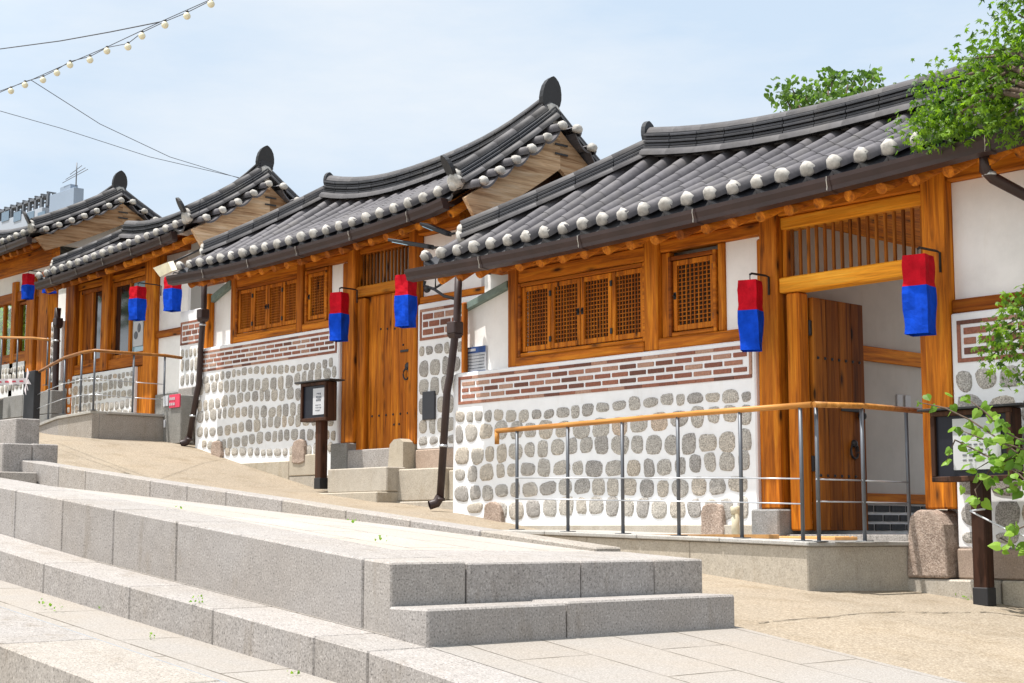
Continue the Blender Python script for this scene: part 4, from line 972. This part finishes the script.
railing('short railing on the dark terrace of the farthest house', [tuple(atY(-20, 337, 10.7)), tuple(atY(33, 338, 10.7)), tuple(atY(50, 340, 10.7))], 0, posts, wires=())

# ================================================================== lanterns
def lantern(label, px, ytop, ymid, ybot, Y, w, side=1, yaw=-.15, bracket=True, loc=None, tw=.22):
    c = atY(px, ytop, Y); m = atY(px, ymid, Y); b = atY(px, ybot, Y)
    t = thing('silk_lantern', c, label, 'lantern', 'red and blue cloth lanterns along the facades')
    def prism(z0, z1, s0, s1, tw0, tw1, mat, name, n=6):
        g = MB(); vs = []; k = 16
        for i in range(n + 1):
            f = i / n; z = lerp(z0, z1, f); s_ = lerp(s0, s1, f); a = yaw + lerp(tw0, tw1, f)
            for j in range(k):
                e = j // 4; u = (j % 4) / 4 - .5; x, y = [(u, -.5), (.5, u), (-u, .5), (-.5, -u)][e]
                x *= s_; y *= s_; q = 1 - (.05 * math.sin(u * 6 + f * 5) + random.uniform(-.018, .018) if 0 < i < n else 0) - (.05 if j % 4 == 2 else 0)
                vs.append((c.x + q * (x * math.cos(a) - y * math.sin(a)), c.y + q * (x * math.sin(a) + y * math.cos(a)), z))
        g.add(vs, [(i*k+j, i*k+(j+1)%k, (i+1)*k+(j+1)%k, (i+1)*k+j) for i in range(n) for j in range(k)]); 
        if name == 'red_cloth': g.add(vs[:k], [tuple(range(k))])
        return g.build(name, M[mat], t)
    zc = c.z
    prism(zc, m.z, w * .93, w, 0, 0, 'red', 'red_cloth'); prism(m.z - .001, b.z, w * 1.01, w * .97, 0, tw, 'blue', 'blue_cloth')
    g = MB(); g.tube([(c.x, c.y, zc - .01), (c.x, c.y, zc + .05)], .004, 6); 
    if bracket:
        yy = bracket if not isinstance(bracket, bool) else c.y + .3
        g.tube([(c.x, c.y, zc + .05), (c.x + side * .0, c.y + .02, zc + .062), (c.x + side * .02, lerp(c.y, yy, .8), zc + .058), (c.x + side * .02, yy, zc + .05), (c.x + side * .02, yy, zc - .09)], .009, 6)
    g.build('bracket', M['iron'], t)
    return t
# width follows from the apparent size
lantern('lantern beside the post left of the open doorway of the nearest house', 750, 281, 311, 351, 9.32, .155, 1, .35, Y1 - .075)
lantern('largest lantern hanging at the right pillar of the open doorway', 918, 256, 287, 335, 9.28, .175, 1, .2, Y1 - .075, tw=.05)
lantern('lantern left of the closed plank door of the second house', 339.5, 293, 314, 341, 9.9, .155, 1, .35, Y2 - .075, tw=.05)
lantern('lantern in front of the right side of the closed plank door of the second house', 406, 275.5, 296, 327, 9.75, .165, 1, .3, Y2 - .075, tw=.1)
lantern('lantern before the window poster of the glazed third house', 138, 287, 299, 320, 10.5, .17, 1, .2, Y3 - .05, tw=.1)
lantern('lantern before the white panel at the right end of the third house', 173, 277, 289, 311, 10.45, .17, 1, .2, Y3 - .05, tw=.1)
lantern('smaller lantern under the eave of the farthest house, left of its corner post', 28.5, 274, 285, 299, 11.3, .15, 1, .2, Y4 - .05, tw=.1)
lantern('lantern mostly hidden behind the low eave of the third house', 50, 272, 284, 293, 11.2, .17, 1, .2, Y4 - .05, tw=.1)

# ================================================================== notice boards
def board(label, x0, x1, y0, y1, Y, postpx, postb, paper, lines, yaw=0):
    a = atY(x0, y0, Y); b = atY(x1, y1, Y); pz = atY(postpx, postb, Y)
    t = thing('notice_board', (pz.x, Y, pz.z), label, 'notice board', None)
    g = MB(); g.box(pz.x - .052, pz.x + .052, Y + .02, Y + .12, pz.z, b.z + .05, .008); g.build('post', M['wood_dark'], t)
    g = MB(); g.box(pz.x - .056, pz.x + .056, Y + .016, Y + .124, pz.z - .02, pz.z + .10, .004); g.build('post_shoe', M['iron'], t)
    f = .035; z0, z1 = b.z, a.z; X0, X1 = a.x, b.x; g = MB(); d = .13
    g.box(X0, X1, Y + .01, Y + d, z0, z1, .006); 
    g.box(X0, X1, Y - .02, Y + .009, z0, z0 + f, .004); g.box(X0, X1, Y - .02, Y + .009, z1 - f, z1, .004); g.box(X0, X0 + f, Y - .02, Y + .009, z0 + f, z1 - f, .004); g.box(X1 - f, X1, Y - .02, Y + .009, z0 + f, z1 - f, .004)
    cs = g.build('case', M['wood_dark'], t)
    g = MB(); g.box(X0 + f, X1 - f, Y + .004, Y + .008, z0 + f, z1 - f, 0); g.build('glass', M['boardglass'], cs)
    g = MB(); g.box(X0 - .08, X1 + .1, Y - .05, Y + d + .03, z1 + .003, z1 + .02, .003); g.build('roof_board', M['iron'], t)
    u0, u1, v0, v1 = paper; px0, px1 = lerp(X0, X1, u0), lerp(X0, X1, u1); pz0, pz1 = lerp(z1, z0, v0), lerp(z1, z0, v1)
    g = MB(); g.box(px0, px1, Y - .002, Y + .002, pz1, pz0, 0); pp_ = g.build('notice_sheet', M['paper'], cs)
    g = MB()
    for (uu, vv, ww, hh) in lines:
        xx = lerp(px0, px1, uu); zz = lerp(pz0, pz1, vv)
        n = max(2, int(ww * 9))
        for k in range(n): g.box(xx + k * ww * (px1 - px0) / n, xx + (k + .62) * ww * (px1 - px0) / n, Y - .005, Y - .003, zz - hh * random.uniform(.6, 1), zz, 0)
    g.build('printed_text', M['ink'], pp_)
    return t
board('dark wooden notice board on a post before the stone wall of the second house', 302, 327, 384, 420, 9.75, 315.5, 487, (.45, .88, .16, .84), [(.35, .18, .4, .02), (.3, .3, .5, .03), (.3, .42, .45, .02), (.25, .62, .5, .012), (.25, .72, .55, .012), (.25, .82, .45, .012)])
board('dark wooden notice board on a post behind green leaves at the right edge', 931, 1014, 412, 480, 9.22, 979, 603, (.27, .86, .12, .84), [(.2, .3, .25, .035), (.5, .2, .3, .012), (.2, .5, .6, .012), (.2, .6, .6, .012), (.2, .7, .55, .012), (.2, .8, .5, .012)])
# rope tied round the right post
g = MB(); a = atY(970, 511, 9.18); b = atY(985, 509, 9.18); c = atY(1050, 545, 8.9)
g.tube([a, b], .007, 6); g.tube([a, lerp(a, c, .5) + Vector((0, 0, -.02)), c], .006, 6)
tag(g.build('white_rope', M['paper']), 'white cord tied round the notice board post at the right edge', 'cord')
# info sign on the side panel
t = thing('wall_sign', atY(476, 360, 9.70), 'small blue and white information sign on the white side panel of the nearest house', 'sign')
a = atY(467, 348, 9.70); b = atY(486, 371.5, 9.70)
g = MB(); g.box(a.x, b.x, 9.695, 9.712, b.z + .0, a.z, .002); g.build('sign_plate', M['paper'], t)
g = MB(); hh = a.z - b.z; g.box(a.x, b.x, 9.690, 9.694, a.z - hh * .24, a.z, 0); g.box(a.x, b.x, 9.690, 9.694, b.z, b.z + hh * .07, 0); g.build('blue_bands', M['navy'], t)
g = MB()
for k in range(7): g.box(a.x + .02 + k * .018, a.x + .032 + k * .018, 9.686, 9.689, a.z - hh * .17, a.z - hh * .07, 0)
g.build('heading', M['paper'], t)
g = MB()
for r_ in range(5):
    x = a.x + .012
    while x < b.x - .02: w_ = random.uniform(.008, .02); g.box(x, x + w_, 9.690, 9.694, a.z - hh * (.36 + r_ * .12), a.z - hh * (.33 + r_ * .12), 0); x += w_ + .006
g.build('printed_text', M['ink'], t)
# red notice near house 3
t = thing('hydrant_cabinet', atY(172, 445, 10.0), 'grey steel cabinet with red and white notices beside the ramp of the third house', 'cabinet')
Yc = 10.15; a = atY(161, 397, Yc); b = atY(180, 440, Yc)
g = MB(); g.box(a.x, b.x, Yc, Yc + .2, h(a.x) - .05, a.z, .01); g.build('cabinet_body', M['granite_dark'], t)
g = MB(); p0 = atY(170, 395, Yc - .01); p1 = atY(180, 407, Yc - .01); g.box(p0.x, p1.x, Yc - .02, Yc - .004, p1.z, p0.z, .002); g.build('red_notice', M['pinkp'], t)
g = MB(); q0 = atY(164, 396, Yc - .01); q1 = atY(168.5, 406, Yc - .01); g.box(q0.x, q1.x, Yc - .02, Yc - .004, q1.z, q0.z, .002)
for k in range(3):
    for j in range(2): g.box(p0.x + .018 + k * .05, p0.x + .045 + k * .05, Yc - .026, Yc - .021, p1.z + .03 + j * .07, p1.z + .065 + j * .07, 0)
q0 = atY(164, 420, Yc - .01); g.box(q0.x, q0.x + .04, Yc - .02, Yc - .004, q0.z - .1, q0.z, .002)
g.build('white_lettering', M['paper'], t)
# flat floodlights
def flood(label, pts, Y, th=.05):
    t = thing('floodlight', atY(*pts[0], Y), label, 'floodlight', None)
    g = MB(); P3 = [atY(x, y, Y) for x, y in pts]; g.prism(P3, (0.05, .16, .03)); g.build('lamp_head', M['iron'], t); return t
a = atY(387, 241, 9.55); b = atY(428, 249, 9.75)
def flood2(label, a, b, w=.16, lens=True, arm=None):
    t = thing('floodlight', b, label, 'floodlight'); d = (b - a); s_ = Vector((0, w, 0)); u = Vector((0, 0, 1))
    g = MB(); g.hexa([a, b, a + s_, b + s_ * .6, a + u * .03, b + u * .05, a + s_ + u * .035, b + s_ * .6 + u * .05], .008); hd = g.build('lamp_head', M['iron'], t)
    g = MB(); p = lerp(a, b, .12); q = lerp(a, b, .5); g.hexa([p - u * .004, q - u * .004, p + s_ * .8 - u * .004, q + s_ * .75 - u * .004, p + u * .003, q + u * .003, p + s_ * .8 + u * .003, q + s_ * .75 + u * .003], 0); g.build('lens', M['glass_pale'], hd)
    if arm: g = MB(); g.tube(arm, .014, 6); g.build('arm', M['iron'], t)
flood2('flat black floodlight reaching out before the grille over the closed door', a, b, .14, arm=[b + Vector((0, .04, .02)), b + Vector((.12, .2, .02)), b + Vector((.15, .45, .03))])
a = atY(419, 225, 9.5); b = atY(446, 236, 9.7)
flood2('smaller black floodlight above and behind the flat one, by the gable of the second house', a, b, .13, arm=[b + Vector((0, .04, .02)), b + Vector((.05, .3, .1)), b + Vector((.05, .5, .1))])
t = thing('floodlight', atY(168, 268, 10.1), 'pale square floodlight on the gutter end of the second house', 'floodlight')
P4 = [atY(x, y, 10.1) for x, y in ((153, 268), (168, 262), (172, 271), (160, 277))]; g = MB(); g.prism(P4, (.03, .06, .02)); g.build('lamp_head', M['beige'], t)
g = MB(); g.tube([P4[1] + Vector((0, .06, 0)), P4[1] + Vector((.1, .5, .25))], .015, 6); g.build('arm', M['iron'], t)
# cctv bracket
t = thing('pipe_bracket', atY(440, 292, 9.9), 'black iron bracket with small lamp between the second lantern and the corner downpipe', 'bracket')
g = MB(); Q = lambda x, y: atY(x, y, 9.85)
g.tube([Q(425, 281), Q(424, 286), Q(434, 289), Q(444, 296), Q(456, 299)], .016, 8); g.tube([Q(434, 289), Q(443, 283)], .012, 6); g.ball(Q(427, 289), .04); g.build('bracket_arm', M['iron'], t)
# vent pipes
for (px, yt, yb, Y, lab) in ((735.5, 506, 534, 9.3, 'beige capped vent pipe standing on the ramp of the nearest house'), (321, 457, 476, 9.98, 'beige capped vent pipe beside the notice board post of the second house')):
    a = atY(px, yt, Y); b = atY(px, yb, Y); t = thing('vent_pipe', b, lab, 'pipe')
    g = MB(); g.tube([b - Vector((0, 0, .05)), a - Vector((0, 0, .04))], .032, 10); g.build('pipe', M['beige'], t)
    g = MB(); g.tube([a - Vector((0, 0, .06)), a - Vector((0, 0, .01)), a], [.04, .04, .028], 10); g.build('cap', M['beige'], t)
# barrier post and tape
t = thing('barrier_post', atY(28, 425, 9.6), 'black square post holding red and white tape before the dark terrace', 'post')
a = atY(24.5, 372, 9.6); b = atY(33, 418, 9.6); g = MB(); g.box(a.x, b.x, 9.6, 9.7, 1.0, a.z, .006); g.build('post', M['iron'], t)
t = thing('barrier_tape', atY(28, 384, 9.58), 'red and white barrier tape knotted to the black post', 'tape')
a = atY(-30, 386, 9.3); b = atY(27, 384, 9.57); g = MB(); g2 = MB(); u = Vector((0, 0, .085))
n = 8
for k in range(n):
    p, q = lerp(a, b, k / n), lerp(a, b, (k + 1) / n); g.prism([p, q, q + u, p + u], (0, .004, 0)); 
    m_ = lerp(p, q, .45); m2 = lerp(p, q, .55); g2.prism([p + Vector((0,-.003,.03)), m2 + Vector((0,-.003,.03)), m_ + Vector((0,-.003,.055)), p + Vector((0,-.003,.055))], (0, -.003, 0))
for dx, dz, w_ in ((.05, .14, .06), (.09, -.02, .1), (-.02, -.16, .06), (.05, -.1, .05)): g.prism([b + Vector((0, -.02, 0)), b + Vector((dx + w_, -.03, dz)), b + Vector((dx, -.03, dz + .08))], (0, .006, 0))
g.build('tape_strip', M['tapew'], t); g2.build('red_stripes', M['taper'], t)

# ================================================================== cables and string lights
def cable(label, pts, r=.006, name='overhead_cable'):
    g = MB(); g.tube(pts, r, 5); return tag(g.build(name, M['cable']), label, 'cable')
def curve_pts(ctrl, n=6):
    out = []
    for (a, b) in zip(ctrl, ctrl[1:]):
        for k in range(n): out.append(lerp(a, b, k / n))
    out.append(ctrl[-1]); return out
Yc = 7.0; q = lambda x, y, Y=Yc: atY(x, y, Y)
w1 = [q(-60, 117), q(0, 91), q(31, 80), q(60, 67), q(107, 47), q(160, 22), q(205, 2), q(250, -18)]
sl_ = thing('string_lights', q(107, 47), 'drooping string of round cream bulbs on a wire across the upper left sky', 'string lights')
g = MB(); g.tube(w1, .004, 5); g.build('carrier_wire', M['cable'], sl_)
bp = [(11, 91), (25, 85), (43, 80), (57, 73), (70, 65), (90, 60), (107, 51), (128, 47), (142, 36), (165, 25), (187, 16), (211, 4)]
g = MB(); pts = [q(x, y - 3.5) for x, y in bp]; g.tube([q(-20, 101)] + pts + [q(240, -10)], .004, 5); g.build('lamp_flex', M['cable'], sl_)
for i, (x, y) in enumerate(bp):
    c = q(x, y); g = MB(); g.ball(c, .034, 12, 8); b_ = g.build('bulb', M['bulb'], sl_)
    k = MB(); k.tube([c + Vector((0, 0, .028)), c + Vector((0, 0, .05))], .014, 8); k.build('socket', M['iron'], b_)
cable('single wire slanting from the left edge up to the string of bulbs', curve_pts([q(-60, 53), q(0, 49), q(60, 41), q(110, 32), q(160, 22)], 2))
cable('wire falling from the string of bulbs to the roof of the third house', [q(31, 80, 7.0), atY(100, 124, 8.5), atY(170, 157, 10), atY(245, 180, 11.9)], .0042)
cable('lower wire running from the left edge to the roof of the third house', [atY(-60, 95, 7), atY(0, 111, 8), atY(60, 128, 9), atY(150, 157, 10.5), atY(245, 179, 11.9)], .0042)

# ================================================================== distant buildings
def far_block(label, x0, x1, yt, Y, depth, extras):
    depth = 3
    a = atY(x0, yt, Y); b = atY(x1, yt, Y)
    t = thing('office_building', (a.x, Y, 3), label, 'building'); g = MB(); a.z = atY(42, 207, Y).z; g.box(a.x, b.x, Y, Y + .9, 2, a.z, .02); g.build('walls', M['farwall'], t); return t, a, b
M['farwall'] = simple('far_wall_paint', (.34, .38, .43), .8, var=.06, sc=.2); M['farwall2'] = simple('far_stair_tower', (.24, .30, .38), .8, var=.06, sc=.2); M['farglass'] = simple('far_window', (.10, .16, .22), .3)
YF = 60
t, a, b = far_block('distant pale office block with rooftop pergola beyond the farthest house', -40, 42, 212, YF, 12, None)
for px in (2, 14, 27, 38):
    p = atY(px, 213, YF - .02); q2 = atY(px + 7, 220, YF - .02); g = MB(); g.box(p.x, q2.x, YF - .06, YF - .003, q2.z, p.z, .01); g.build('window', M['farglass'], t)
g = MB(); z0 = a.z; z1 = atY(40, 195, YF).z
k = 0
for px in range(-38, 48, 6): p = atY(px, 212, YF); g.box(p.x - .15, p.x + .15, YF + .05, YF + .3, z0, z1, .02); g.box(p.x - .15, p.x + .15, YF + .55, YF + .8, z0, z1, .02); g.box(p.x - .08, p.x + .08, YF, YF + .9, z1, z1 + .12, .02)
for j in range(4): g.box(a.x, b.x, YF + .05 + j * .2, YF + .15 + j * .2, z1 - .3, z1 - .05, .02)
g.box(a.x, b.x, YF + .2, YF + .4, lerp(z0, z1, .35), lerp(z0, z1, .45), .02); g.build('roof_pergola', M['steel'], t)
a = atY(50, 188, YF); b = atY(74, 187, YF); a.z = b.z; t = thing('stair_tower', (a.x, YF, 3), 'distant blue-grey rooftop tower with antenna beyond the farthest house', 'building')
g = MB(); g.box(a.x, b.x, YF, atX(84, 187, b.x).y, 2, a.z, .02); g.build('walls', M['farwall2'], t)
g = MB(); p = atY(59, 187, YF); g.box(p.x, p.x + 2.0, YF + .1, YF + .8, a.z, a.z + .45, .02); g.build('roof_tank', M['farwall2'], t)
g = MB(); p = atY(76, 187, YF); zt_ = atY(76, 163, YF).z; g.tube([(p.x, YF, a.z), (p.x, YF, zt_)], .055, 5)
for f, l in ((.45, 2.6), (.55, 2.0), (.7, 1.2)): z_ = lerp(a.z, zt_, f); g.tube([(p.x - l, YF, z_ - .2), (p.x + l * .8, YF, z_ + .2)], .03, 5)
g.build('antenna', M['steel'], t)

# ================================================================== vegetation
def leaf_shape(kind):
    if kind == 'maple':
        o = []
        for k, l in ((-2, .55), (-1, .85), (0, 1), (1, .85), (2, .55)):
            an = k * .75; o.append((math.sin(an - .37) * .42, math.cos(an - .37) * .42)) if k > -2 else None
            o.append((math.sin(an) * l, math.cos(an) * l))
        return [(0, -.05)] + [(x, y) for x, y in o]
    return [(0, 1.05), (.25, .72), (.5, .35), (.48, 0), (.25, -.18), (0, -.06), (-.25, -.18), (-.48, 0), (-.5, .35), (-.25, .72)]
def put_leaf(mb, p, size, kind, rg, droop=.4, face=None):
    d = Vector((rg.uniform(-1, 1), rg.uniform(-1, 1), rg.uniform(-1, .35) - droop)).normalized()
    n = Vector((rg.uniform(-.9, .9), rg.uniform(-1.1, .5), rg.uniform(.1, 1.1)))
    if face is not None: n = face + n * .6
    s_ = d.cross(n).normalized(); nn = s_.cross(d).normalized(); sh = leaf_shape(kind)
    vs = [p + (s_ * x + d * y) * size + nn * (abs(x) * -.18 * size) for x, y in sh]; c = p + d * size * .35 + nn * size * .06
    n_ = len(vs); mb.add([c] + vs, [(0, 1 + i, 1 + (i + 1) % n_) for i in range(n_)], rg.random())
# maple overhanging the nearest roof: trunk stands right of the picture
rg = random.Random(3)
tr = thing('maple_tree', (-4.2, 8.3, h(-4.2)), 'bright green maple branches overhanging the tiles at the top right', 'tree')
g = MB(); B0 = Vector((-4.2, 8.3, h(-4.2) - .1)); g.tube([B0, B0 + Vector((.05, .0, 1.4)), B0 + Vector((-.02, .0, 2.6)), B0 + Vector((.1, .05, 4.0)), B0 + Vector((0, 0, 5.0))], [.11, .09, .07, .05, .02], 9)
br = []
def P_(x, y, Y): return atY(x, y, Y)
targets = [P_(990, 75, 8.75), P_(960, 88, 8.8), P_(938, 108, 8.8), P_(922, 132, 8.85), P_(965, 118, 8.8), P_(1000, 95, 8.7), P_(1010, 45, 8.7), P_(1018, 15, 8.6), P_(985, 50, 8.8), P_(958, 60, 8.8), P_(1020, 70, 8.6), P_(1000, 120, 8.7), P_(935, 82, 8.8), P_(1012, -10, 8.6), P_(1050, 40, 8.5), P_(1060, 100, 8.5), P_(1080, -30, 8.5), P_(940, 125, 8.8)]
hub = B0 + Vector((0, .0, 3.2))
for T in targets:
    m1 = lerp(hub, T, .5) + Vector((0, 0, .18)); g.tube([hub, m1, T], [.03, .016, .005], 6); br.append((hub, m1, T))
g.build('trunk', M['bark'], tr)
g = MB(); gd = MB()
dens = [110, 70, 85, 70, 95, 120, 70, 45, 25, 12, 130, 110, 18, 50, 150, 150, 100, 60]
for T, nl in zip(targets, dens):
    for _ in range(int(nl * 2.3)):
        r_ = [max(-1.5, min(1.5, rg.gauss(0, 1))) * q_ for q_ in (.085, .15, .08)]
        p = T + Vector(r_); put_leaf(g, p, rg.uniform(.026, .052), 'maple', rg)
for hub_, m1, T in br:
    for _ in range(8): p = lerp(m1, T, .6 + .4 * rg.random()) + Vector((rg.gauss(0, .06), rg.gauss(0, .08), rg.gauss(0, .06))); put_leaf(g, p, rg.uniform(.045, .07), 'maple', rg)
g.build('crown', M['leaf'], tr)
# leafy maple spray at right mid height, and vine over the notice board
rg = random.Random(5)
vn = thing('young_tree', (-4.75, 8.9, h(-4.75)), 'young tree with heart shaped leaves spreading over the notice board at the right edge', 'tree')
B0 = Vector((-4.75, 8.9, h(-4.75) - .05)); g = MB(); hub = B0 + Vector((0, 0, 1.5)); g.tube([B0, B0 + Vector((.03, 0, .8)), hub, hub + Vector((0, 0, .8))], [.03, .025, .018, .006], 7)
lv = MB(); Yv = 9.0
twigs = [[(1040, 470), (1000, 440), (970, 420), (945, 408), (918, 402)], [(1040, 480), (1005, 465), (975, 450), (955, 440), (946, 462)], [(1040, 450), (1005, 432), (985, 412), (965, 397)], [(1045, 470), (1015, 455), (990, 470), (975, 490), (978, 500)], [(1050, 480), (1015, 485), (1000, 490)], [(1040, 520), (1015, 530), (1000, 538), (1024, 550)], [(1040, 455), (1010, 445), (985, 440), (960, 430)], [(1045, 500), (1020, 475), (995, 458), (975, 470)]]
for tw in twigs:
    pts = [atY(x, y, Yv + rg.uniform(-.1, .06)) for x, y in tw]; g.tube([hub] + pts, [.008] + [.006] * (len(pts) - 1) + [.002], 5)
    for i in range(len(pts) - 1):
        for _ in range(6 if i < 2 else 3):
            p = lerp(pts[i], pts[i + 1], rg.random()) + Vector((rg.gauss(0, .045), rg.gauss(0, .05), rg.gauss(0, .04))); put_leaf(lv, p, rg.uniform(.042, .075), 'heart', rg, .2, Vector((.4, -1, .4)))
    for _ in range(2): put_leaf(lv, pts[-1], rg.uniform(.04, .06), 'heart', rg, .2, Vector((.4, -1, .4)))
g.build('trunk', M['bark'], vn); lv.build('crown', M['leaf_vine'], vn)
rg = random.Random(8)
sp = thing('maple_tree', (-4.4, 8.6, h(-4.4)), 'drooping maple twigs over the brick band at the right edge', 'tree')
B0 = Vector((-4.4, 8.75, h(-4.4) - .1)); g = MB(); hub = B0 + Vector((0, 0, 2.1)); g.tube([B0, B0 + Vector((0, .02, 1.2)), hub], [.05, .04, .02], 8); lv = MB()
for (x, y, n_) in ((1018, 300, 60), (1005, 325, 60), (992, 355, 45), (1012, 350, 60), (1020, 375, 60), (1035, 330, 80), (1000, 340, 40), (1010, 310, 40), (1040, 370, 60)):
    T = atY(x, y, 8.85); g.tube([hub, lerp(hub, T, .5) + Vector((0, 0, .08)), T], [.012, .008, .003], 5)
    for _ in range(n_): put_leaf(lv, T + Vector((rg.gauss(0, .06), rg.gauss(0, .09), rg.gauss(0, .05))), rg.uniform(.03, .05), 'maple', rg)
g.build('trunk', M['bark'], sp); lv.build('crown', M['leaf'], sp)
# tree rising behind the nearest roof
rg = random.Random(12); YB = 22
c = atY(828, 95, YB); bt = thing('broadleaf_tree', (c.x, YB, h(c.x)), 'green tree crown showing above the ridge of the nearest house', 'tree')
g = MB(); g.tube([(c.x, YB, -.5), (c.x + .1, YB, 4), (c.x, YB, c.z - .5)], [.25, .18, .08], 8); lv = MB()
for (x, y, n_, s_) in ((792, 88, 70, .22), (806, 96, 130, .25), (828, 84, 130, .26), (848, 84, 110, .25), (866, 80, 55, .2), (820, 102, 130, .3), (875, 73, 26, .12), (785, 97, 60, .2), (845, 104, 100, .3), (800, 110, 130, .35), (865, 95, 110, .3), (830, 118, 150, .4), (832, 73, 22, .12), (855, 76, 24, .12)):
    T = atY(x, y, YB + rg.uniform(-.5, .5)); g.tube([(c.x, YB, c.z - 1.6), T], [.05, .012], 5)
    for _ in range(int(n_ * .75)): put_leaf(lv, T + Vector([max(-1.4, min(1.4, rg.gauss(0, 1))) * q_ * s_ for q_ in (.75, 1, .55)]), rg.uniform(.06, .11), 'heart', rg)
g.build('trunk', M['bark'], bt); lv.build('crown', M['leaf_dark'], bt)
rg = random.Random(14)  # shrubs added behind clear panes to imitate greenery reflected in the glass
for (x_, y_, lab) in ((-32.2, 14.2, 'shrub added behind the left windows of the farthest house in place of reflected trees'), (-30.2, 14.0, 'shrub added behind the right window of the farthest house in place of reflected trees')):
    t = thing('reflection_shrub', (x_, y_, h(x_)), lab, 'shrub'); g = MB(); lv = MB()
    for k in range(7): g.tube([(x_, y_, h(x_) - .05), (x_ + rg.uniform(-.5, .5), y_ + rg.uniform(-.4, .4), h(x_) + 2.4)], [.03, .01], 5)
    for _ in range(2400): put_leaf(lv, Vector((x_ + rg.gauss(0, .6), y_ + rg.gauss(0, .4), h(x_) + rg.uniform(.3, 2.25) + rg.random() * .3)), rg.uniform(.07, .12), 'heart', rg)
    g.build('stems', M['bark'], t); lv.build('foliage', M['leaf_vine'], t)
# small weeds in the joints
lv = MB()
for (x, y) in ((200, 603), (297, 657), (194, 630), (100, 604), (43, 605), (50, 609), (355, 518), (384, 542), (176, 510), (660, 615), (985, 603), (960, 598), (970, 600), (1015, 604), (150, 640), (57, 612)):
    d = ray(x, y); tt = 7
    zf = (lambda X, Y: zfront(X) if 4.6 < Y < 6.3 and X < -6 else (h(X) if Y > 4.05 else h(X) - .17))
    for _ in range(60):
        p = d * tt; tt += (.0 if abs(p.z - zf(p.x, p.y)) < .002 else (p.z - zf(p.x, p.y)) * (1.5 if p.z < 0 else .3)); tt = max(4, min(14, tt))
    z = zf(p.x, p.y)
    for _ in range(5): put_leaf(lv, Vector((p.x + rg.gauss(0, .02), p.y + rg.gauss(0, .02), z + rg.uniform(.005, .035))), rg.uniform(.008, .018), 'heart', rg, -.8)
tag(lv.build('weeds', M['leaf_vine']), kind='stuff', label='tiny green weeds growing in the paving joints', cat='weeds')
# street trees beyond the left edge: they shade the far houses and are mirrored in their windows
for (x, y, zc, r_, lab) in ((-26.5, 6.4, 6.4, 3.3, 'street tree past the left edge before the farthest house'), (-22.6, 5.4, 6.2, 2.8, 'street tree past the left edge before the third house')):
    rg = random.Random(int(-x)); t = thing('street_tree', (x, y, h(x)), lab, 'tree'); g = MB()
    g.tube([(x, y, h(x) - .1), (x + .1, y, h(x) + 2), (x, y, zc)], [.2, .15, .06], 8); lv = MB()
    for k in range(46):
        d = Vector((rg.gauss(0, 1), rg.gauss(0, 1), rg.gauss(0, .8))).normalized() * r_ * rg.uniform(.45, .95); T = Vector((x, y, zc)) + d
        g.tube([(x, y, zc - 1.4), T], [.05, .01], 5)
        for _ in range(52): put_leaf(lv, T + Vector((rg.gauss(0, .34), rg.gauss(0, .34), rg.gauss(0, .28))), rg.uniform(.12, .22), 'heart', rg)
    g.build('trunk', M['bark'], t); lv.build('crown', M['leaf_dark'], t)
